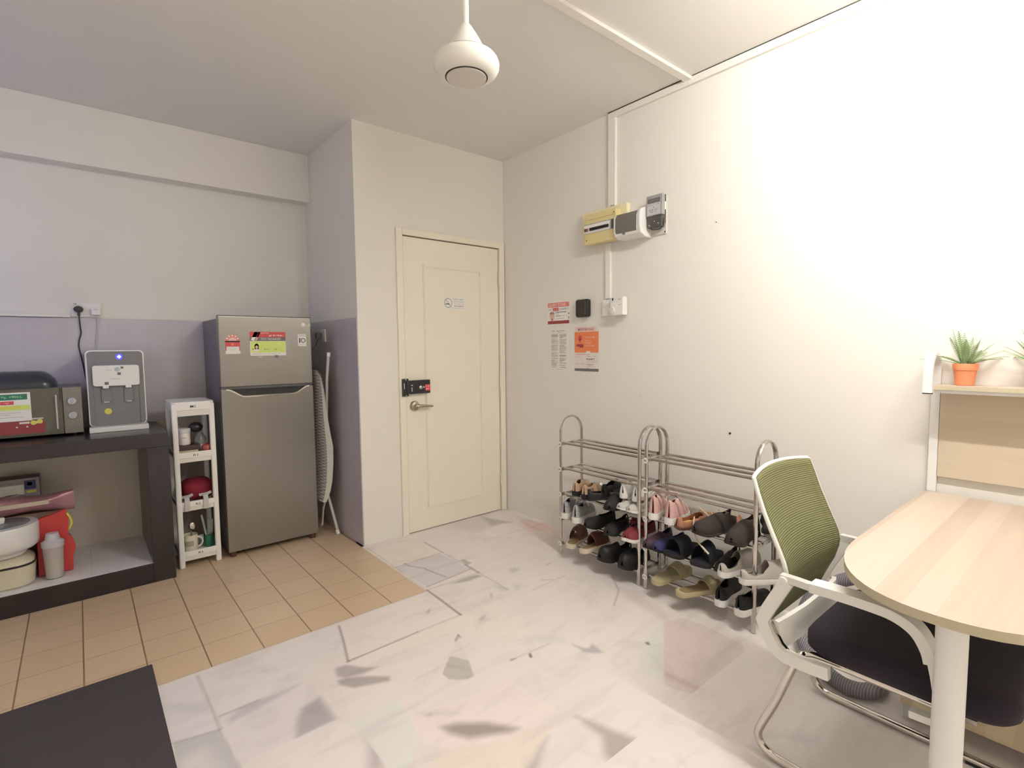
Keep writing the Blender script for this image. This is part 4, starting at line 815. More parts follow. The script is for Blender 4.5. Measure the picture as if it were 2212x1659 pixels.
# electricity meter
METG = mat('meter_grey', (.34, .335, .33), .35)
t = thing('electricity_meter', 'grey electricity meter on a clear base beside the white enclosure', 'meter', (XR, 1.77, 1.93)); L = t.location
b = MB().m(mat('meter_back_plate', (.70, .68, .63), .4)); b.box(XR - .010, XR, 1.728, 1.858, 1.934, 2.145, .003); b.m(INKD).box(XR - .012, XR - .009, 1.731, 1.738, 1.940, 1.947); b.build('base_plate', t, L)
b = MB().m(mat('meter_dark_side', (.06, .055, .05), .4)); b.box(XR - .040, XR - .010, 1.730, 1.815, 1.99, 2.150, .003); b.m(PAPER).box(XR - .038, XR - .014, 1.7285, 1.731, 2.065, 2.108); b.build('rear_case', t, L)
b = MB().m(METG); b.box(XR - .070, XR - .040, 1.716, 1.822, 2.030, 2.145, .005); b.build('front_case', t, L)
b = MB(); s_ = Sheet(b, (XR - .070, 1.822, 2.030), UR, VR); s_.rect(.010, .006, .096, .068, LTGREY, .0007); s_.rect(.012, .072, .092, .095, mat('lcd_dark', (.12, .115, .11), .25), .0008); s_.rect(.018, .076, .086, .091, INK, .001)
s_.text('kWh', .02, .099, .006, INK, width=.016); s_.text('SINGLE PHASE', .014, .056, .0055, INK, width=.030); s_.text('240V', .072, .058, .0055, INK, width=.018); s_.disc(.050, .047, .0025, INKD, .001, n=8); s_.text('ENERGY METER', .022, .028, .008, INK, width=.058, bold=.01); s_.text('5(60)A 50Hz', .028, .018, .006, INK, width=.045)
b.build('meter_face', t, L)
b = MB().m(mat('terminal_cover', (.085, .078, .075), .25)); b.box(XR - .066, XR - .030, 1.722, 1.816, 1.965, 2.030, .006)
for y_, z_ in ((1.768, 1.998), (1.742, 1.985), (1.800, 1.980)): b.m(CHROME).ball((XR - .067, y_, z_), .004, 6)
b.build('terminal_cover', t, L)
b = MB().m(BLACK); b.tube(smooth_path([(XR - .05, 1.805, 1.972), (XR - .055, 1.79, 1.958), (XR - .05, 1.765, 1.955), (XR - .045, 1.74, 1.958), (XR - .05, 1.722, 1.975), (XR - .05, 1.718, 2.01)]), .0022, 6); b.build('wire', t, L)

# timer plug and socket
t = thing('wall_socket', 'white wall socket at the foot of the trunking', 'socket', (XR, 2.12, 1.492)); L = t.location
b = MB().m(WHITE); b.box(XR - .014, XR, 2.045, 2.192, 1.490, 1.592, .004); b.m(OFFW).box(XR - .018, XR - .012, 2.145, 2.178, 1.545, 1.572, .002); b.build('plate', t, L)
t = thing('timer_plug', 'white plug in timer with round dial on the wall socket', 'timer', (XR - .014, 2.04, 1.492)); L = t.location
b = MB().m(WHITE); b.box(XR - .060, XR - .014, 1.990, 2.088, 1.488, 1.600, .007); b.build('body', t, L)
b = MB().m(OFFW); b.lathe([(.019, 0), (.018, .008), (0, .009)], (XR - .060, 2.070, 1.518), 22, (-1, 0, 0)); b.build('dial', t, L)
b = MB(); s_ = Sheet(b, (XR - .060, 2.086, 1.49), UR, VR); s_.rect(.014, .088, .024, .104, INKD); s_.rect(.012, .080, .028, .082, INKL); s_.text('TIMER', .064, .090, .007, INK, width=.022); s_.disc(.070, .060, .004, INKL, n=8); s_.rect(.078, .062, .086, .066, INKL); b.build('timer_print', t, L)
# black box
t = thing('sanitiser_dispenser', 'small glossy black wall box above the orange notice', 'dispenser', (XR, 2.35, 1.49)); L = t.location
b = MB().m(mat('gloss_black', (.016, .014, .012), .12)); b.prism(rrect(2.292, 2.403, 1.492, 1.610, .016), 0, XR - .038, XR - .002, .010, 3); b.build('case', t, L)
b = MB().m(mat('dispenser_gloss', (.05, .045, .04), .1)); b.box(XR - .041, XR - .037, 2.308, 2.318, 1.505, 1.60, .002); b.build('seam', t, L)

# notices on the wall
t = MB(); s_ = Sheet(t, (XR, 2.702, 1.460), UR, VR); Wn, Hn = .210, .148
s_.slab(0, 0, Wn, Hn, PAPER, .001); s_.rect(0, .116, Wn, Hn, CORAL, .0013); s_.text('QUIET ZONE', .010, .122, .019, PAPER2, width=.165, l=.0016, bold=.01)
s_.text('KEEP', .006, .096, .011, INK, width=.038); s_.rect(.050, .090, .108, .112, RED, .0013); s_.text('QUIET', .055, .095, .012, PINKP, width=.048, l=.0016); s_.text('& RESPECT', .114, .095, .012, INK, width=.090, bold=.01)
s_.disc(.042, .055, .025, SKIN, .0013, .032); s_.disc(.042, .070, .026, mat('brown_hair_print', (.35, .22, .18), .6), .0015, .016, a0=0, a1=PI); s_.disc(.034, .060, .003, INK, .0018, n=8); s_.disc(.052, .060, .003, INK, .0018, n=8); s_.rect(.039, .024, .047, .040, MAROON, .0018)
s_.rect(.076, .078, .185, .083, INK); s_.text('NOTE', .082, .064, .008, INKL, width=.034); s_.rect(.080, .052, .132, .056, INK); s_.text('10PM - 7AM', .142, .050, .009, INKL, width=.052); s_.rect(.085, .036, .165, .039, INKL); s_.disc(.204, .068, .005, INKD, .0015, .005, n=8); s_.rect(.202, .030, .208, .048, INK)
s_.rect(0, 0, Wn, .022, MAROON, .0013)
o = t.build('quiet_zone_notice', None, (XR, 2.6, 1.46)); o.location = (XR, 2.6, 1.46); tag(o, 'square red and white QUIET ZONE notice taped to the right wall', 'notice')
t = MB(); s_ = Sheet(t, (XR, 2.690, 1.125), UR, VR)
s_.slab(0, 0, .190, .300, mat('thin_white_paper', (.80, .775, .715), .6), .001)
s_.text('HOUSE', .030, .282, .006, INK, width=.028); s_.text('AGREEMENT', .075, .281, .008, INK, width=.078); s_.rect(.085, .270, .125, .272, INKL)
rnd = random.Random(4); zz = .260
while zz > .040:
    for u0 in (.022, .104):
        if rnd.random() < .88: s_.rect(u0, zz, u0 + rnd.choice((.066, .066, .064, .05, .03)), zz + .0026, INKL if rnd.random() < .8 else INK, .0013)
    zz -= .0052
s_.rect(.022, .030, .07, .0345, INKL); s_.rect(.11, .028, .165, .034, INKL); s_.rect(.06, .016, .13, .018, INKL)
o = t.build('rules_notice', None, (XR, 2.6, 1.13)); o.location = (XR, 2.6, 1.13); tag(o, 'white sheet of small grey print below the QUIET ZONE notice', 'notice')
t = MB(); s_ = Sheet(t, (XR, 2.442, 1.135), UR, VR); Wn = .212
s_.slab(0, .006, Wn, .295, mat('orange_notice_paper', (.76, .70, .66), .6), .001); s_.rect(.012, .262, Wn - .02, .295, mat('pink_header', (.80, .60, .55), .6), .0012); s_.text('MONITORED USAGE', .034, .270, .017, MAROON, width=.138, l=.0018, bold=.012)
s_.rect(0, .124, Wn, .262, ORANGE, .0014); s_.disc(.050, .222, .017, RED, .0017, .016); s_.poly([(.038, .212), (.062, .212), (.050, .188)], RED, .0017); s_.rect(.018, .165, .080, .180, MAROON, .0017); s_.rect(.045, .157, .078, .168, MAROON, .0018)
s_.text('AIRCON USAGE', .100, .220, .010, PINKP, width=.098, l=.0018); s_.text('WILL BE', .100, .200, .009, PINKP, width=.04, l=.0018); s_.text('MONITORED', .100, .182, .009, PINKP, width=.055, l=.0018); s_.text('TURN IT OFF', .100, .164, .009, PINKP, width=.075, l=.0018)
s_.rect(.104, .118, .140, .134, PAPER2, .0018); s_.rect(.010, .110, .098, .114, CORAL, .0014); s_.text('NOTICE', .110, .108, .007, INKL, width=.03); s_.rect(.11, .098, .14, .101, INKL); s_.rect(.16, .098, .19, .101, INKL); s_.text('COMMERCIAL', .108, .076, .009, INKD, width=.07); s_.rect(.108, .068, .20, .070, INKL); s_.rect(.108, .06, .18, .062, INKL); s_.text('RESIDENTS', .108, .040, .009, INK, width=.06); s_.rect(.108, .032, .18, .034, INKL); s_.rect(.108, .02, .13, .023, INKL)
s_.rect(.014, .046, .04, .049, INKL); s_.rect(.058, .046, .085, .049, INKL); s_.rect(.016, .094, .06, .096, INKL)
s_.rect(.0, 0, Wn, .018, INK, .0014)
o = t.build('usage_notice', None, (XR, 2.33, 1.14)); o.location = (XR, 2.33, 1.14); tag(o, 'orange and white MONITORED USAGE notice below the black box', 'notice')
# nail holes
for y_, z_, r_ in ((1.336, .839, .006), (1.434, 1.941, .003), (1.905, 1.0, .002)):
    b = MB().m(INKD); b.ball((XR, y_, z_), r_, 6); o = b.build('nail', None, (XR, y_, z_)); o.location = (XR, y_, z_)
    tag(o, {.006: 'dark nail stub low on the right wall above the right shoe rack', .003: 'small nail right of the electricity meter', .002: 'tiny nail between the notices and the shoe racks'}[r_], 'nail')

# ================= shoe racks =================
LEV = (.705, .547, .390, .232, .075); RX0, RX1 = 2.275, 2.465
SH = lambda k: LEV[k] + .008
def make_rack(y0, y1, label, tags, LEV=LEV, zs=.765):
    t = thing('shoe_rack', label, 'shoe rack', ((RX0 + RX1) / 2, (y0 + y1) / 2, 0), 'metal shoe racks'); L = t.location
    for y in (y1, y0):
        b = MB().m(STEEL); r = (RX1 - RX0) / 2; xc = (RX0 + RX1) / 2
        path = [(RX0, y, 0.004), (RX0, y, zs * .4), (RX0, y, zs * .8), (RX0, y, zs)] + [(xc - r * math.cos(a), y, zs + r * 1.05 * math.sin(a)) for a in [PI * k / 18 for k in range(1, 18)]] + [(RX1, y, zs), (RX1, y, zs * .8), (RX1, y, zs * .4), (RX1, y, .004)]
        b.tube(path, .01, 12, flat=(.0115, .0065), up=Y); fr = b.build('side_frame', t, L)
        b = MB().m(CHROME)
        for x in (RX0 - .0075, RX0 - .0075):
            for z in (zs + .013, zs * .78): b.ball((x, y, z), .0035, 6)
        b.build('rivet', fr, L)
    for k, z in enumerate(LEV):
        b = MB().m(STEEL)
        for y, d in ((y1, -1), (y0, 1)): b.box(RX0 + .002, RX1 - .002, min(y + d * .010, y + d * .014), max(y + d * .010, y + d * .014), z - .016, z + .002)
        for x in (RX0 + .012, (RX0 + RX1) / 2, RX1 - .012): b.cyl((x, y0 + .01, z), (x, y1 - .01, z), .0078, n=10)
        b.build('shelf_rods', t, L)
    for k, tx in enumerate(tags):
        b = MB(); s_ = Sheet(b, (RX0 - .0072, y1, LEV[k] - .008), UR, VR); s_.disc(0, 0, .0155, PAPER, .0006, n=20); s_.disc(0, 0, .0155, PAPER, .0012, n=20); s_.text(tx, 0, -.006, .011, INK, width=.018, l=.0018, align='C', bold=.02); lbl(b.build('shelf_label', t, L), 'round white label reading ' + tx)
    return t
make_rack(1.667, 2.258, 'left chrome shoe rack nearest the door', ('M1', 'M1', 'R1', 'R2', 'R3'))
make_rack(1.042, 1.623, 'right chrome shoe rack beside the green chair', ('M2', 'M3', 'R1', 'R2', 'R3'))
t3 = make_rack(-.40, .20, 'dim shoe rack under the wooden desk at the right edge', (), LEV[2:], .45)
for o in [t3] : o.location = (t3.location.x + .085, t3.location.y, 0)

# ---- shoes
SOLEW = mat('white_rubber_sole', (.76, .74, .71), .55)
def leather(name, c, rough=.5, n=.15): return mat(name, c, rough, spec=.3, noise=n, nscale=35, bump=.2, bscale=150)
def shoe(name, label, cat, group, x, y, z, rz, up_m, sole_m=SOLEW, in_m=None, Ln=.25, W=.090, side=1, topen=.52, rim=.60, heelh=.065, insteph=.070, toeh=.042, sole=(.026, .018), lace=None, keep=None, tongue=False, stripe=None, tx=0.0, ty=0.0, toe_m=None, lace_loops=False):
    """one shoe: heel at the origin, toe towards +X, turned by rz; `keep` limits the upper to a strap"""
    t = thing(name, label, cat, (x, y, z), group, rz); t.rotation_euler = (tx, ty, rz)
    ts = [0, .012, .04, .09, .16, .25, .35, .45, .55, .65, .75, .84, .91, .96, .987, 1.0]
    wk = np.interp(ts, [0, .012, .04, .10, .25, .45, .70, .85, .95, .987, 1.0], [.10, .34, .52, .64, .68, .70, 1.0, .95, .66, .38, .10])
    hw = [W / 2 * k for k in wk]; cy = [side * .010 * math.sin(PI * (u - .15)) * (1 if u > .15 else 0) for u in ts]
    sz = [np.interp(u, [0, .35, .55, 1], [sole[0], sole[0] * .9, sole[1], sole[1]]) for u in ts]
    spring = [0.012 * max(0, (u - .75) / .25) ** 2 for u in ts]
    b = MB().m(sole_m); N_ = len(ts)
    def outline(k, zf): return [Vector((Ln * (.5 + (ts[i] - .5) * min(1, k + .06)), cy[i] + hw[i] * k, zf(i))) for i in range(N_)] + [Vector((Ln * (.5 + (ts[i] - .5) * min(1, k + .06)), cy[i] - hw[i] * k, zf(i))) for i in range(N_ - 1, -1, -1)]
    b.rings([outline(.97, lambda i: spring[i]), outline(1.04, lambda i: spring[i] + sz[i] * .35), outline(1.0, lambda i: spring[i] + sz[i])]); b.build('sole', t)
    if in_m is None: in_m = up_m
    b = MB().m(in_m); b.rings([outline(.80, lambda i: spring[i] + sz[i] - .002), outline(.78, lambda i: spring[i] + sz[i] + .0035)]); b.build('insole', t)
    prof = np.interp(ts, [0, .06, .16, .30, .45, .60, .80, .93, 1.0], [heelh, heelh * 1.02, heelh * .92, heelh * .86 if topen > .3 else insteph * .9, insteph, insteph * .88, toeh * 1.15, toeh, toeh * .45])
    nA = 14; b = MB().m(up_m); G = []
    for i in range(N_):
        row = []
        for j in range(nA + 1):
            a = PI * j / nA; s = math.sin(a) ** .72 if 0 < j < nA else 0
            row.append(b.bm.verts.new((Ln * ts[i] * .992 + .001, cy[i] + hw[i] * .96 * math.cos(a) * (1 - .10 * s), spring[i] + sz[i] * .8 + prof[i] * s)))
        G.append(row)
    for i in range(N_ - 1):
        tm = (ts[i] + ts[i + 1]) / 2
        for j in range(nA):
            am = (j + .5) / nA
            if keep:
                if not (keep[0] < tm < keep[1]): continue
            elif .07 < tm < topen:
                lim = rim * .5 * min(1, .55 + .45 * math.cos((tm / topen) * 1.2))
                if tm > topen * .72: lim = rim * .5 * 1.12
                if lim < am < 1 - lim: continue
            if toe_m is not None: b.m(toe_m if tm > .72 else up_m)
            b._f([G[i][j], G[i][j + 1], G[i + 1][j + 1], G[i + 1][j]])
    if stripe:
        b.m(stripe)
        for sd in (1, -1):
            for q in (.50, .57, .64):
                jj = 3 if sd > 0 else nA - 3
                i = int(np.searchsorted(ts, q)); p0, p1 = G[i][1 if sd > 0 else nA - 1].co, G[i][4 if sd > 0 else nA - 4].co
                o3 = Vector((0, sd * .0035, .001)); b.bar([p0 + o3, p1 + o3 - Vector((.012, 0, 0))], X, .004, .0008)
    for v in [v for v in b.bm.verts if not v.link_faces]: b.bm.verts.remove(v)
    up = b.build('upper', t, ang=70)
    so = up.modifiers.new('thickness', 'SOLIDIFY'); so.thickness = .0035; so.offset = -1
    sb = up.modifiers.new('smooth', 'SUBSURF'); sb.levels = 1; sb.render_levels = 1
    if tongue:
        b = MB().m(up_m); zt = sz[0] + insteph
        b.bar([(Ln * (topen + .10), 0, zt * .92), (Ln * topen, 0, zt * .99), (Ln * (topen - .05), 0, zt * 1.09), (Ln * (topen - .06), 0, zt * 1.15)], Y, W * .22, .003); b.build('tongue', t)
    if lace is not None:
        b = MB().m(lace)
        for k in range(4):
            u = topen + .015 + .055 * k; hh = np.interp(u, ts, prof) + np.interp(u, ts, sz) * .8 + .003
            b.tube([(Ln * u, -W * .22, hh * .90), (Ln * (u + .012), 0, hh + .002), (Ln * (u + .02), W * .22, hh * .90)], .0022, 6)
            b.tube([(Ln * u, W * .22, hh * .90), (Ln * (u + .012), 0, hh + .003), (Ln * (u + .02), -W * .22, hh * .90)], .0022, 6)
        hh = np.interp(topen, ts, prof) + sz[0]
        for sd in (1, -1):
            b.tube(smooth_path([(Ln * topen, 0, hh + .004), (Ln * (topen - .03), sd * .022, hh + .016), (Ln * (topen + .04), sd * .036, hh + .002), (Ln * (topen + .02), sd * .004, hh + .003)], 4), .0020, 6)
            b.tube(smooth_path([(Ln * topen, 0, hh + .004), (Ln * (topen + .03), sd * .03, hh - .004), (Ln * (topen + .02), sd * .045, hh - .03)], 4), .0018, 6)
        b.build('laces', t)
    if stripe is None and keep: pass
    return t
WHL = leather('white_leather', (.80, .79, .77), .45, .06); PGR = leather('pale_grey_canvas', (.55, .53, .50), .8); GRYW = mat('grey_white_knit', (.60, .58, .58), .85, noise=.6, nscale=45, color2=(.20, .20, .23))
TAN = leather('tan_leather', (.50, .34, .22), .4); BLK = leather('black_leather', (.013, .012, .012), .5); BLK2 = leather('dark_charcoal_suede', (.026, .024, .024), .9); BRN = leather('dark_brown_leather', (.13, .055, .035), .4); DBR = leather('dark_brown_suede', (.040, .031, .028), .9)
REDL = leather('dark_red_fabric', (.22, .035, .045), .7); PNK = leather('pink_knit', (.66, .42, .39), .85, .12); BOAT = leather('boat_shoe_leather', (.42, .20, .13), .5); YIN = mat('yellow_insole', (.62, .42, .11), .6); SANDI = mat('worn_cork_insole', (.34, .23, .12), .7, noise=.4, nscale=20)
YSAN = mat('yellowed_foam', (.52, .46, .27), .6, noise=.25, nscale=16); CLG = mat('grey_clog_rubber', (.47, .43, .38), .55, noise=.08, nscale=10); NAV = leather('dark_navy_fabric', (.018, .021, .034), .8); BLW = leather('bluish_white_canvas', (.66, .67, .78), .7, .06); TAG = mat('cream_tab', (.62, .55, .42), .7)
LCE = mat('white_lace', (.80, .77, .74), .8); LCB = mat('tan_lace', (.66, .50, .34), .7)
R0 = RX0 - .015
gA, gB = 'shoes on the left rack', 'shoes on the right rack'
# left rack, R1
z = SH(2)
shoe('slip_on_shoe', 'left tan slip-on heel on shelf R1 of the left rack', 'shoe', gA, R0, 2.125, z, .38, TAN, BLK, Ln=.235, W=.083, topen=.55, rim=.62, heelh=.062, sole=(.030, .014))
shoe('slip_on_shoe', 'right tan slip-on of the pair on shelf R1 of the left rack', 'shoe', gA, R0 - .01, 2.042, z, .28, TAN, BLK, Ln=.235, W=.083, side=-1, topen=.55, rim=.62, heelh=.062, sole=(.030, .014))
shoe('flat_shoe', 'black flat shoe with small white bow lying askew beside the tan pair', 'shoe', gA, R0 - .03, 1.995, z + .012, -.62, BLK, BLK2, Ln=.23, W=.082, topen=.62, rim=.5, heelh=.055, insteph=.05, sole=(.012, .006), ty=-.03)
shoe('flat_shoe', 'upright black flat shoe behind the askew one on shelf R1', 'shoe', gA, R0 + .03, 1.925, z + .020, .35, BLK, BLK2, Ln=.23, W=.085, side=-1, topen=.62, rim=.55, heelh=.078, insteph=.07, sole=(.012, .008), ty=-.12)
b = MB().m(PAPER); b.ball((R0 + .030, 1.945, z + .105), .009, 8); o = b.build('shoe_charm', None, (R0 + .03, 1.945, z + .105)); o.location = (R0 + .03, 1.945, z + .105); tag(o, 'white round charm on the black flats of the left rack', 'charm')
shoe('flat_shoe', 'black slipper hanging its toe over the front rod of shelf R1', 'shoe', gA, R0 + .17, 1.93, z + .01, PI + .45, BLK2, BLK, Ln=.25, W=.10, topen=.5, rim=.4, heelh=.035, insteph=.055, sole=(.014, .010), ty=.10)
shoe('canvas_shoe', 'left pale grey canvas shoe under the white sneakers', 'shoe', gA, R0 + .205, 1.775, z, PI, PGR, SOLEW, Ln=.235, W=.080, topen=.55, rim=.55, heelh=.045, insteph=.042, toeh=.03, sole=(.014, .010))
shoe('canvas_shoe', 'right pale grey canvas shoe under the white sneakers', 'shoe', gA, R0 + .205, 1.702, z, PI + .02, PGR, SOLEW, Ln=.235, W=.080, side=-1, topen=.55, rim=.55, heelh=.045, insteph=.042, toeh=.03, sole=(.014, .010))
shoe('sneaker', 'left white lace-up sneaker on top of the pale grey canvas pair', 'shoe', gA, R0 + .02, 1.782, z + .058, .30, WHL, SOLEW, BLK, Ln=.24, W=.082, topen=.40, rim=.72, heelh=.058, insteph=.066, sole=(.028, .022), lace=LCE, tongue=True)
shoe('sneaker', 'right white lace-up sneaker on top of the pale grey canvas pair', 'shoe', gA, R0 + .02, 1.698, z + .058, .26, WHL, SOLEW, BLK, Ln=.24, W=.082, side=-1, topen=.40, rim=.72, heelh=.058, insteph=.066, sole=(.028, .022), lace=LCE, tongue=True)
# left rack, R2
z = SH(3)
shoe('running_shoe', 'left grey and white running shoe on shelf R2 of the left rack', 'shoe', gA, R0 - .01, 2.205, z, .42, GRYW, SOLEW, BLK, Ln=.26, W=.094, topen=.42, rim=.74, heelh=.082, insteph=.078, sole=(.036, .024), lace=LCE, tongue=True)
shoe('running_shoe', 'right grey and white running shoe on shelf R2 of the left rack', 'shoe', gA, R0 - .02, 2.105, z, .36, GRYW, SOLEW, BLK, Ln=.26, W=.094, side=-1, topen=.42, rim=.74, heelh=.082, insteph=.078, sole=(.036, .024), lace=LCE, tongue=True)
shoe('strap_shoe', 'left black strap shoe with toe outward on shelf R2', 'shoe', gA, R0 + .19, 1.975, z, PI - .12, BLK2, BLK, Ln=.24, W=.088, topen=.60, rim=.62, heelh=.060, insteph=.06, toeh=.046, sole=(.020, .012))
shoe('strap_shoe', 'right black strap shoe with toe outward on shelf R2', 'shoe', gA, R0 + .18, 1.875, z, PI + .22, BLK2, BLK, Ln=.24, W=.088, side=-1, topen=.60, rim=.62, heelh=.060, insteph=.06, toeh=.046, sole=(.020, .012))
shoe('sneaker', 'dark red sneaker with white sole at the right end of shelf R2', 'shoe', gA, R0 + .19, 1.775, z, PI + .25, REDL, SOLEW, BLK, Ln=.25, W=.085, topen=.45, rim=.7, heelh=.060, insteph=.064, sole=(.022, .018), lace=BLK, tongue=True)
shoe('sneaker', 'dark red sneaker half hidden behind the post between the racks', 'shoe', gA, R0 + .20, 1.70, z, PI + .05, REDL, SOLEW, BLK, Ln=.25, W=.08, side=-1, topen=.45, rim=.7, heelh=.060, insteph=.064, sole=(.022, .018), lace=BLK, tongue=True)
# left rack, R3
z = SH(4)
def sandal(label, g, x, y, z, rz, side, sole_m, strap_m, in_m, Ln=.25, W=.095, keep=(.40, .80), **k):
    return shoe('sandal', label, 'shoe', g, x, y, z, rz, strap_m, sole_m, in_m, Ln=Ln, W=W, side=side, keep=keep, **dict(dict(insteph=.062, toeh=.052, sole=(.024, .020)), **k))
sandal('left brown strap sandal with cork footbed on shelf R3', gA, R0 - .045, 2.130, z, .34, 1, TAG, BRN, SANDI, insteph=.088, toeh=.07, keep=(.34, .86), W=.105)
sandal('right brown strap sandal leaning on its mate on shelf R3', gA, R0 - .065, 2.005, z + .012, .10, -1, TAG, BRN, SANDI, tx=-.16, insteph=.088, toeh=.07, keep=(.34, .86), W=.105)
shoe('clog', 'left black clog with round toe outward on shelf R3 of the left rack', 'shoe', gA, R0 + .195, 1.860, z, PI - .08, BLK, BLK, Ln=.26, W=.100, topen=.48, rim=.30, heelh=.050, insteph=.076, toeh=.066, sole=(.026, .020))
shoe('clog', 'right black clog beside the middle posts on shelf R3', 'shoe', gA, R0 + .200, 1.745, z, PI + .10, BLK, BLK, Ln=.26, W=.100, side=-1, topen=.48, rim=.30, heelh=.050, insteph=.076, toeh=.066, sole=(.026, .020))
# right rack, R1
z = SH(2)
shoe('running_shoe', 'left pink knitted running shoe with white laces', 'shoe', gB, R0 - .015, 1.560, z, .34, PNK, SOLEW, REDL, Ln=.245, W=.092, topen=.40, rim=.76, heelh=.098, insteph=.096, sole=(.034, .022), lace=LCE, tongue=True)
shoe('running_shoe', 'right pink knitted running shoe beside the brown boat shoe', 'shoe', gB, R0 - .02, 1.462, z, .30, PNK, SOLEW, REDL, Ln=.245, W=.092, side=-1, topen=.40, rim=.76, heelh=.098, insteph=.096, sole=(.034, .022), lace=LCE, tongue=True)
shoe('boat_shoe', 'brown boat shoe with a yellow insole and loose tan laces', 'shoe', gB, R0 - .045, 1.408, z + .004, -.42, BOAT, BRN, YIN, Ln=.26, W=.092, topen=.56, rim=.46, heelh=.048, insteph=.062, sole=(.016, .012), lace=LCB, tx=.22)
shoe('boat_shoe', 'brown boat shoe mostly behind its mate and beside the dark boots', 'shoe', gB, R0 + .01, 1.300, z, -.25, BOAT, BRN, YIN, Ln=.26, W=.088, side=-1, topen=.56, rim=.46, heelh=.048, insteph=.060, sole=(.016, .012), lace=LCB)
b = MB().m(LCB); b.tube(smooth_path([(R0 + .02, 1.345, z + .062), (R0 - .01, 1.33, z + .04), (R0 - .028, 1.315, z + .005), (R0 - .03, 1.295, z - .035), (R0 - .03, 1.262, z - .060)], 5), .0032, 8); b.m(TAG).tube([(R0 - .03, 1.275, z - .051), (R0 - .03, 1.238, z - .078)], .0048, 8)
o = b.build('loose_shoelace', None, (R0, 1.33, z)); o.location = (R0, 1.33, z); tag(o, 'loose tan shoelace hanging down past the front rod of the right rack', 'shoelace')
for (yy, sd, rzz, lab) in ((1.225, 1, PI - .30, 'left'), (1.120, -1, PI + .05, 'right')):
    shoe('ankle_shoe', '%s dark brown suede shoe with a cream tab, toe outward, right rack' % lab, 'shoe', gB, R0 + .19, yy, z, rzz, DBR, DBR, TAG, Ln=.26, W=.098, side=sd, topen=.42, rim=.8, heelh=.095, insteph=.088, toeh=.054, sole=(.014, .012), tongue=False)
b = MB().m(TAG); b.bar([(R0 + .115, 1.19, z + .086), (R0 + .12, 1.19, z + .118)], Y, .018, .002); o = b.build('pull_tab', None, (R0 + .115, 1.19, z + .1)); o.location = (R0 + .115, 1.19, z + .1); tag(o, 'cream cloth tab sticking out of the dark brown suede shoe', 'tab')
shoe('slip_on_shoe', 'black slip-on stacked on the bluish white sneaker by the chair', 'shoe', gB, R0 + .19, 1.075, z + .075, PI + .5, BLK2, BLK, TAG, Ln=.23, W=.085, topen=.5, rim=.6, heelh=.05, insteph=.05, sole=(.012, .010))
# bluish white sneaker under it, on the right end
shoe('sneaker', 'bluish white sneaker with dark collar at the right end of the rack', 'shoe', gB, R0 + .235, 1.085, z, PI + .75, BLW, SOLEW, NAV, Ln=.25, W=.088, topen=.40, rim=.7, heelh=.070, insteph=.062, sole=(.022, .018))
# right rack, R2
z = SH(3)
shoe('slip_on_shoe', 'dark maroon shoe at the left end of shelf R2, right rack', 'shoe', gB, R0 + .19, 1.585, z, PI, leather('dark_maroon_leather', (.06, .03, .045), .6), BLK, Ln=.24, W=.085, topen=.5, rim=.6, heelh=.055, insteph=.062, sole=(.016, .012))
shoe('slip_on_shoe', 'navy blue shoe beside the dark maroon one on shelf R2', 'shoe', gB, R0 + .19, 1.505, z, PI - .05, leather('navy_blue_fabric', (.03, .03, .10), .7), BLK, Ln=.24, W=.085, side=-1, topen=.5, rim=.6, heelh=.05, insteph=.055, sole=(.016, .012))
sandal('left dark charcoal sandal with broad strap, middle of the right rack', gB, R0 + .19, 1.425, z, PI - .10, 1, BLK2, NAV, NAV, W=.105, insteph=.085, toeh=.07, keep=(.30, .84))
sandal('right dark charcoal sandal with broad strap, middle of the right rack', gB, R0 + .19, 1.305, z, PI + .12, -1, BLK2, NAV, NAV, W=.105, insteph=.095, toeh=.078, keep=(.30, .84))
shoe('slip_on_shoe', 'black slip-on wedged between the charcoal sandals and grey clogs', 'shoe', gB, R0 + .21, 1.215, z, PI + .10, BLK, BLK, Ln=.25, W=.085, topen=.5, rim=.6, heelh=.06, insteph=.07, sole=(.016, .012))
shoe('clog', 'left pale grey clog with open heel on shelf R2, right rack', 'shoe', gB, R0 - .055, 1.168, z, -.25, CLG, SOLEW, CLG, Ln=.26, W=.094, topen=.46, rim=.36, heelh=.042, insteph=.084, toeh=.070, sole=(.026, .022))
shoe('clog', 'right pale grey clog with open heel beside the end post', 'shoe', gB, R0 - .050, 1.075, z, -.48, CLG, SOLEW, CLG, Ln=.27, W=.096, side=-1, topen=.46, rim=.36, heelh=.042, insteph=.084, toeh=.070, sole=(.026, .022))
# right rack, R3
z = SH(4)
sandal('left yellowed foam slide on the lowest shelf of the right rack', gB, R0 - .065, 1.515, z, -.12, 1, YSAN, YSAN, YSAN, keep=(.55, .74), insteph=.036, Ln=.28, W=.105)
sandal('right yellowed foam slide with a brown worn footbed', gB, R0 - .085, 1.365, z, -.28, -1, YSAN, YSAN, SANDI, keep=(.55, .74), insteph=.036, Ln=.28, W=.105)
shoe('sneaker', 'left black sneaker with thick white sole on the lowest shelf', 'shoe', gB, R0 - .03, 1.185, z, .12, BLK, SOLEW, BLK, Ln=.25, W=.092, topen=.42, rim=.72, heelh=.070, insteph=.072, sole=(.032, .024), tongue=True)
shoe('sneaker', 'right black sneaker with thick white sole by the end post', 'shoe', gB, R0 - .045, 1.085, z, -.06, BLK, SOLEW, BLK, Ln=.25, W=.092, side=-1, topen=.42, rim=.72, heelh=.070, insteph=.072, sole=(.032, .024), tongue=True)
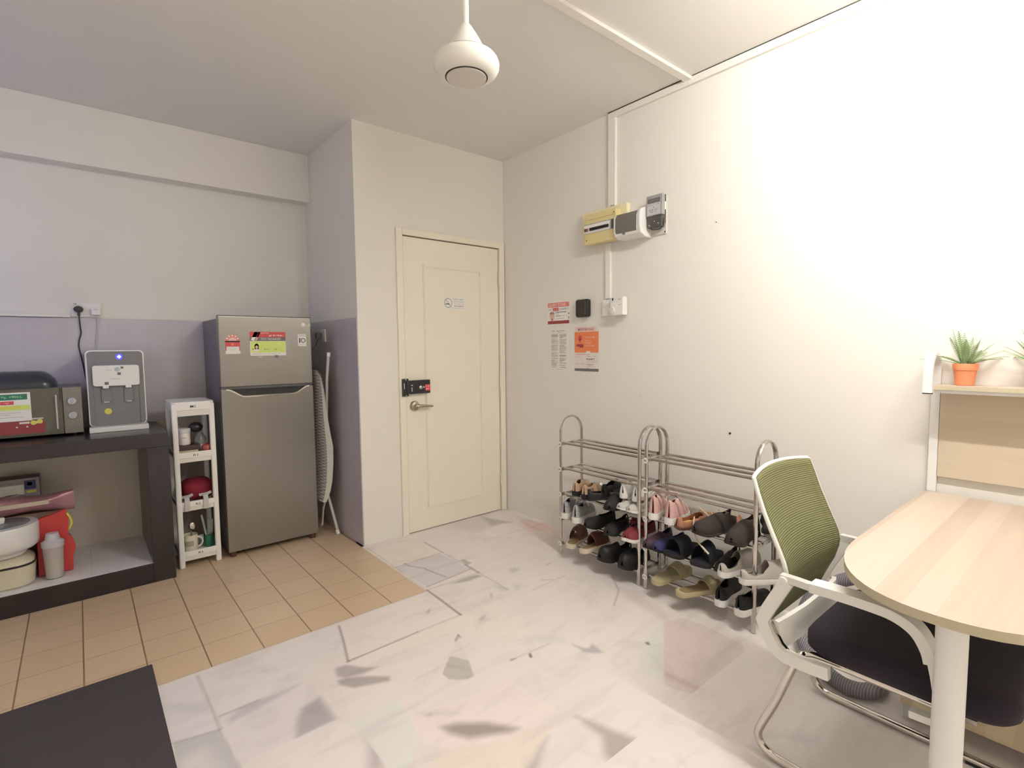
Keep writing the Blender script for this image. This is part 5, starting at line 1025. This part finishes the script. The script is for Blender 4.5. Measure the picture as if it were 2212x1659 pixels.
# rack under the desk
z = SH(3); gC = 'shoes on the rack under the desk'
shoe('sneaker', 'dim red and white sneaker on the rack under the desk', 'shoe', gC, R0 + .28, .155, SH(2), PI, leather('bright_red_fabric', (.40, .03, .03), .6), SOLEW, Ln=.25, W=.088, topen=.45, rim=.7, sole=(.026, .02), toe_m=WHL)
shoe('slip_on_shoe', 'dark slip-on on the rack under the desk', 'shoe', gC, R0 + .28, .155, z, PI, BLK2, BLK, Ln=.25, W=.088, topen=.5, rim=.6)
shoe('slip_on_shoe', 'maroon slip-on on the lowest shelf under the desk', 'shoe', gC, R0 + .28, .14, SH(4), PI, REDL, BLK, Ln=.25, W=.088, topen=.5, rim=.6)
# ================= desk and what stands on it =================
def wood_mat(name, base, dark, light, width=.062, axis=1):
    m = bpy.data.materials.new(name); m.use_nodes = True; nt = m.node_tree; bs = nt.nodes['Principled BSDF']; N = nt.nodes.new; Lk = nt.links.new
    tc = N('ShaderNodeTexCoord'); sp = N('ShaderNodeSeparateXYZ'); Lk(tc.outputs['Object'], sp.inputs[0])
    dv = N('ShaderNodeMath'); dv.operation = 'DIVIDE'; Lk(sp.outputs[axis], dv.inputs[0]); dv.inputs[1].default_value = width
    fl = N('ShaderNodeMath'); fl.operation = 'FLOOR'; Lk(dv.outputs[0], fl.inputs[0])
    wn = N('ShaderNodeTexWhiteNoise'); wn.noise_dimensions = '1D'; Lk(fl.outputs[0], wn.inputs['W'])
    mp = N('ShaderNodeMapping'); sc = [2.2, 2.2, 2.2]; sc[axis] = 45; mp.inputs['Scale'].default_value = sc; Lk(tc.outputs['Object'], mp.inputs[0])
    no = N('ShaderNodeTexNoise'); no.inputs['Scale'].default_value = 1.0; no.inputs['Detail'].default_value = 5; Lk(mp.outputs[0], no.inputs['Vector'])
    ad = N('ShaderNodeMath'); ad.operation = 'MULTIPLY_ADD'; Lk(no.outputs['Fac'], ad.inputs[0]); ad.inputs[1].default_value = .55
    ml = N('ShaderNodeMath'); ml.operation = 'MULTIPLY'; Lk(wn.outputs['Value'], ml.inputs[0]); ml.inputs[1].default_value = .50; Lk(ml.outputs[0], ad.inputs[2])
    cr = N('ShaderNodeValToRGB'); e = cr.color_ramp.elements; e[0].position = .18; e[0].color = (*dark, 1); e[1].position = .85; e[1].color = (*light, 1); k = e.new(.5); k.color = (*base, 1)
    Lk(ad.outputs[0], cr.inputs[0]); Lk(cr.outputs[0], bs.inputs['Base Color']); bs.inputs['Roughness'].default_value = .42
    return m
WOOD = wood_mat('pale_maple_laminate', (.50, .405, .325), (.42, .33, .26), (.56, .465, .38))
WOODX = wood_mat('pale_maple_backboard', (.60, .51, .39), (.57, .48, .365), (.63, .54, .42), .15, 2)
EDGE = mat('maple_edge_band', (.50, .45, .32), .5)
LEGW = mat('white_powder_coat', (.80, .80, .79), .4)
t = thing('desk', 'pale maple desk with a rounded end and one round white leg', 'desk', (2.0, .25, 0)); L = t.location
TOPZ = .712; yc, hwid = .243, .270
def d_outline(hw_, xend, n=28):
    pts = [(2.575, yc + hw_), (1.80, yc + hw_)]
    for k in range(1, n):
        a = PI / 2 * (k / n) * 2
        cx_ = math.sin(a) if a <= PI else 0
        pts.append((1.80 - (1.80 - xend) * abs(math.sin(a)) ** .86, yc + hw_ * math.copysign(abs(math.cos(a)) ** .90, math.cos(a))))
    return pts + [(1.80, yc - hw_), (2.575, yc - hw_)]
b = MB().m(WOOD); b.prism(d_outline(hwid, 1.395), 2, TOPZ - .001, TOPZ); b.build('tabletop', t, L)
b = MB().m(EDGE); b.prism(d_outline(hwid, 1.395), 2, TOPZ - .022, TOPZ - .001); b.build('edge_band', t, L)
b = MB().m(LEGW); b.cyl((1.495, .235, .0), (1.495, .235, TOPZ - .022), .030, n=32); b.cyl((1.495, .235, .0), (1.495, .235, .018), .040, n=32); b.cyl((1.495, .235, TOPZ - .026), (1.495, .235, TOPZ - .022), .05, n=32); b.build('leg', t, L)
b = MB().m(LEGW)
b.box(2.52, 2.57, .46, .50, 0, TOPZ - .022, .003); b.box(2.52, 2.57, -.02, .02, 0, TOPZ - .022, .003); b.build('rear_frame', t, L)
b = MB().m(LTGREY); b.box(1.54, 2.52, .28, .32, TOPZ - .052, TOPZ - .022, .003); b.m(LEGW).box(1.72, 1.80, .25, .35, TOPZ - .050, TOPZ - .024, .003); b.build('cross_bar', t, L)
# hutch on the desk against the wall
t = thing('desk_hutch', 'white arched wall shelf frame with wooden shelf above the desk', 'shelf', (2.55, .24, TOPZ)); L = t.location
for yy, nm in ((.492, 'post'), (-.06, 'post')):
    b = MB().m(LEGW); cxm, r = 2.522, .068
    path = [(XR - .012, yy, TOPZ), (XR - .012, yy, .9), (XR - .012, yy, 1.19)] + [(cxm + r * math.cos(a), yy, 1.19 + r * math.sin(a)) for a in [PI * k / 16 for k in range(1, 16)]] + [(cxm - r, yy, 1.19), (cxm - r, yy, 1.112)]
    b.bar(path, Y, .014, .008); b.build('post', t, L)
    b = MB().m(BLACK); b.box(cxm - r - .009, cxm - r + .009, yy - .0145, yy + .0145, 1.1085, 1.1125); b.build('end_cap', t, L)
b = MB().m(EDGE); b.box(2.463, XR - .02, -.045, .477, 1.125, 1.1395); b.m(WOOD).box(2.463, XR - .02, -.045, .477, 1.1395, 1.1405); b.build('shelf_board', t, L)
b = MB().m(WOODX); b.box(XR - .018, XR - .006, -.045, .477, .775, 1.124, .001); b.build('back_board', t, L)
b = MB().m(LEGW); b.box(2.47, 2.49, -.045, .477, 1.112, 1.125, .002); b.build('shelf_rail', t, L)
# ---- potted ferns
TERRA = mat('terracotta', (.78, .27, .13), .6, noise=.06, nscale=12)
FERN = mat('fern_green', (.26, .38, .16), .6, noise=.3, nscale=40); FERN.node_tree.nodes['Principled BSDF'].inputs['Subsurface Weight'].default_value = 0.0
def frond(b, base, d0, length, droop, rnd, wmax=.0085):
    d = Vector(d0).normalized(); p = Vector(base); n = 17; side = d.cross(Z)
    side = side.normalized() if side.length > .05 else Vector((1, 0, 0)); pts = []
    for i in range(n + 1):
        pts.append(p.copy()); d = (d + Vector((0, 0, -droop / n))).normalized(); p += d * length / n
    b.tube(pts, [.0011 * (1 - .7 * i / n) + .0002 for i in range(n + 1)], 5)
    for i in range(2, n):
        u = i / n; wl = wmax * math.sin(PI * min(1, u * .9 + .12)) ** .7 * 1.5; t_ = (pts[i + 1] - pts[i - 1]).normalized()
        for sd in (1, -1):
            q = pts[i] + side * sd * wl + t_ * wl * .5 + Vector((0, 0, .001)); hwv = t_ * .0011; up_ = t_.cross(side) * .0005
            b._f([b.bm.verts.new(pts[i] - hwv), b.bm.verts.new((pts[i] + q) / 2 - hwv * 1.1 + up_), b.bm.verts.new(q), b.bm.verts.new((pts[i] + q) / 2 + hwv * 1.1 - up_), b.bm.verts.new(pts[i] + hwv)])
def fern(x, y, z, label, seed):
    t = thing('potted_fern', label, 'plant', (x, y, z), 'potted ferns on the hutch shelf'); rnd = random.Random(seed)
    b = MB().m(TERRA); b.keep = True; b.lathe([(.0225, 0), (.0245, .001), (.0305, .050), (.0325, .0515), (.0345, .071), (.0335, .073), (.030, .072), (.029, .060), (0, .059)], (0, 0, 0), 36); b.build('pot', t)
    b = MB().m(mat('dark_soil_%d' % seed, (.06, .025, .012), .9, bump=.8)); b.lathe([(.030, .055), (.0305, .066), (.018, .070), (0, .071)], (0, 0, 0), 20); b.build('soil', t)
    for k in range(26):
        a = 2 * PI * k / 26 + rnd.uniform(-.2, .2); el = rnd.choice((.45, .72, 1.0, 1.3)) + rnd.uniform(-.1, .1); ln = rnd.uniform(.085, .125)
        b = MB().m(FERN); b.keep = True; frond(b, (.010 * math.cos(a), .010 * math.sin(a), .068), (math.cos(a) * math.cos(el), math.sin(a) * math.cos(el), math.sin(el)), ln, .45, rnd); b.build('frond', t)
    t.scale = (1.12, 1.12, 1.12); return t
fern(2.535, .400, 1.1407, 'fern in a terracotta pot next to the white arch of the shelf', 1)
f2 = fern(2.535, .198, 1.1407, 'fern cut off by the right edge of the picture, on the same shelf', 2)

# ================= chair =================
GRN = stripe_mat('green_ribbed_mesh', (.085, .09, .032), (.195, .195, .088), (2,), 150, .85, .5)
SEATM = mat('black_seat_fabric', (.018, .013, .020), .95, bump=.5, bscale=400)
CHW = mat('white_chair_frame', (.78, .77, .73), .4)
LTCH = mat('pale_metal_link', (.70, .69, .66), .3, .3)
CHT = mat('chair_chrome_tube', (.62, .58, .54), .15, 1.0)
t = thing('office_chair', 'green mesh back visitor chair with black seat pushed up to the desk', 'chair', (1.815, .42, 0)); L = t.location
XN, XF = 1.60, 2.03
# mesh back profile (y, z) from the lower edge to the top
pf = [(.694, .436), (.668, .50), (.648, .545), (.636, .59), (.633, .615), (.640, .645), (.655, .68), (.678, .73), (.702, .785), (.722, .84), (.738, .884)]
def back_pt(i, s, dz=0):
    y, z = pf[i]; k = i / (len(pf) - 1); wd = 1 - .04 * (1 - k) ** 2 if k < .5 else 1
    x = (XN + XF) / 2 + (XF - XN) / 2 * s * (wd if k < .45 else 1) * (1 - .02 * (k > .9))
    return Vector((x, y + (.030 * min(1, i / 4) * (1 - s * s)), z + (.012 * (1 - s * s) if i == len(pf) - 1 else 0) + dz))
def back_dense(n=30):
    rows = []
    for q in range(n + 1):
        u = q / n * (len(pf) - 1); i = min(int(u), len(pf) - 2); f_ = u - i
        rows.append([back_pt(i, s, 0).lerp(back_pt(i + 1, s, 0), f_) for s in [-1 + 2 * j / 14 for j in range(15)]])
    return rows
rows = back_dense(); b = MB().m(GRN)
V_ = [[b.bm.verts.new(p) for p in r] for r in rows]
for i in range(len(V_) - 1):
    for j in range(14): b._f([V_[i][j], V_[i][j + 1], V_[i + 1][j + 1], V_[i + 1][j]])
mo = b.build('mesh_back', t, L); so = mo.modifiers.new('thickness', 'SOLIDIFY'); so.thickness = .003; so.offset = 0
b = MB().m(CHW)
lft = [back_pt(i, -1.01) + Vector((0, .006, 0)) for i in range(3, len(pf))]; rgt = [back_pt(i, 1.01) + Vector((0, .006, 0)) for i in range(len(pf) - 1, 2, -1)]
top = [back_pt(len(pf) - 1, s, .004) + Vector((0, .006, 0)) for s in [-.96, -.85, -.6, -.3, 0, .3, .6, .85, .96]]
b.tube(lft + top + rgt, .0065, 10); b.build('back_frame', t, L)
for xs_, s_n, ins in ((XN - .03, 'left', 1), (XF + .03, 'right', -1)):
    x = xs_
    # side frame: from the arm joint back to the knee, down and forward under the seat
    b = MB().m(CHW); b.bar([(x, .622, .605), (x, .645, .560), (x, .675, .500), (x, .690, .462), (x, .672, .420), (x, .650, .388), (x, .625, .375), (x, .580, .374), (x, .505, .378)], X, .011, .018); b.build('side_frame', t, L)
    b = MB().m(CHT); b.bar([(x + ins * .010, .672, .455), (x + ins * .012, .640, .40), (x + ins * .012, .622, .385)], X, .006, .006); b.build('frame_insert', t, L)
    b = MB().m(LTCH); b.bar([(x, .640, .612), (x, .600, .612), (x, .545, .610)], X, .012, .010); b.build('arm_link', t, L)
    b = MB().m(CHW); b.bar(smooth_path([(x, .555, .615), (x, .50, .617), (x, .42, .617), (x, .36, .612), (x, .315, .590), (x, .290, .552), (x, .281, .52)], 5), X, .025, .013); b.build('armrest', t, L)
    b = MB().m(CHW); b.bar(smooth_path([(x, .283, .535), (x, .270, .47), (x, .262, .40), (x, .27, .375), (x, .32, .37)], 4), X, .014, .009); b.build('arm_support', t, L)
    b = MB().m(CHW); b.lathe([(.013, 0), (.012, .005), (0, .006)], (x - ins * .0125, .630, .606), 16, (-ins, 0, 0)); b.build('joint_cap', t, L)
# lower back bracket and seat
b = MB().m(CHW); b.bar([(XN - .012, .652, .420), (XN + .03, .640, .428), (XN + .12, .628, .435), (XF - .12, .628, .435), (XF - .03, .640, .428), (XF + .012, .652, .420)], Z, .046, .007); b.build('rear_bracket', t, L)
b = MB().m(SEATM)
def seat_ring(z, gx, gy, r=.07): return [Vector((p[0], p[1] , z + .012 * math.sin((p[1] - .10) * 6) * 0)) for p in rrect(XN - .008 + gx, XF + .008 - gx, .125 + gy, .592 - gy, r, 6)]
b.rings([seat_ring(.392, .03, .03), seat_ring(.398, .010, .010), seat_ring(.412, 0, 0), seat_ring(.445, 0, 0), seat_ring(.462, .010, .010), seat_ring(.468, .03, .03), seat_ring(.470, .12, .12)]); so_ = b.build('seat', t, L, ang=80)
b = MB().m(CHT)
zt_ = .014
def side_tube(x, lean): return [(x + .0, .30, zt_), (x, .45, zt_), (x, .60, zt_), (x, .665, zt_ + .002), (x, .700, zt_ + .018), (x, .712, zt_ + .048), (x, .700, zt_ + .09), (x, .66, .20), (x, .605, .355), (x + lean * .02, .585, .372), (x + lean * .03, .52, .376), (x + lean * .03, .20, .376)]
for x, ln in ((1.605, 1), (2.055, -1)):
    b = MB().m(CHT); b.tube(smooth_path([(x, .10, zt_)] + side_tube(x, ln), 5), .0125, 14); b.build('sled_tube', t, L)
b = MB().m(CHT); b.cyl((1.605, .10, zt_), (2.055, .10, zt_), .0125); b.cyl((1.635, .30, .376), (2.025, .30, .376), .0125); b.build('cross_tube', t, L)
for x in (1.605, 2.055):
    b = MB().m(BLACK); b.box(x - .013, x + .013, .235, .275, 0, .012, .003); b.build('glide', t, L)

# ---- corrugated hose lying by the wall behind the chair
b = MB().m(stripe_mat('ribbed_hose', (.12, .11, .13), (.26, .245, .27), (1,), 120, .5, .6)); 
hp = smooth_path([(2.44, .02, .05), (2.47, .30, .28), (2.47, .50, .345), (2.465, .62, .352), (2.455, .71, .318), (2.44, .79, .265), (2.40, .86, .18), (2.33, .86, .08), (2.24, .80, .034), (2.16, .70, .030), (2.13, .62, .030), (2.17, .56, .030), (2.28, .55, .032)], 8)
hp = [p for p in hp if p.y > .26]
rs = [.028 for i in range(len(hp))]; b.tube(hp, rs, 14); o = b.build('vacuum_hose', None, (2.3, .7, 0)); o.location = (2.3, .7, 0); tag(o, 'dark grey ribbed hose looped on the floor behind the green chair', 'hose')
# ---- low board under the desk
t = thing('low_stand', 'low pale wooden board on short feet under the desk', 'stand', (2.2, .18, 0)); L = t.location
b = MB().m(wood_mat('low_board_wood', (.60, .50, .34), (.52, .42, .28), (.66, .56, .40))); b.box(2.125, 2.31, -.30, .462, .062, .082, .002); b.build('board', t, L)
for x in (2.135, 2.28):
    for y in (.43, -.28):
        b = MB().m(LTGREY); b.box(x, x + .02, y, y + .025, 0, .062, .002); b.build('foot', t, L)

# ================= ceiling fan motor (no blades show in the photo) =================
t = thing('ceiling_fan', 'white ceiling fan motor hanging on a thin rod', 'fan', (1.03, 1.45, CEIL)); L = t.location; fx, fy = 1.03, 1.45
FANW = mat('white_enamel_fan', (.80, .79, .74), .3)
b = MB().m(FANW); b.cyl((fx, fy, 2.345), (fx, fy, CEIL - .05), .011, n=16); b.build('down_rod', t, L)
b = MB().m(FANW); b.lathe([(.055, 0), (.055, -.03), (.03, -.07), (.014, -.085)], (fx, fy, CEIL), 28); b.build('ceiling_cup', t, L)
b = MB().m(FANW); b.lathe([(.0125, .352), (.020, .343), (.032, .325), (.046, .302), (.060, .275), (.070, .253)], (fx, fy, 2.0), 32); b.build('cone_cover', t, L)
b = MB().m(GAP); b.lathe([(.0, .2525), (.0885, .2525), (.0885, .249), (.0, .249)], (fx, fy, 2.0), 40); b.build('top_gap_shade', t, L)  # near-black disc paints the shadow between cone and housing
b = MB().m(FANW); b.lathe([(.070, .250), (.0905, .2505), (.098, .246), (.105, .237), (.1088, .225), (.1075, .213), (.102, .202), (.092, .193), (.080, .187), (.071, .185), (.067, .187)], (fx, fy, 2.0), 48); b.build('motor_housing', t, L)
b = MB().m(GAP); b.lathe([(.0695, .186), (.0695, .1835), (.0, .1835)], (fx, fy, 2.0), 40); b.build('seam_ring', t, L)
b = MB().m(mat('fan_cap', (.64, .61, .57), .45)); b.lathe([(.0660, .187), (.0655, .181), (.05, .178), (0, .176)], (fx, fy, 2.0), 40); b.build('bottom_cap', t, L)
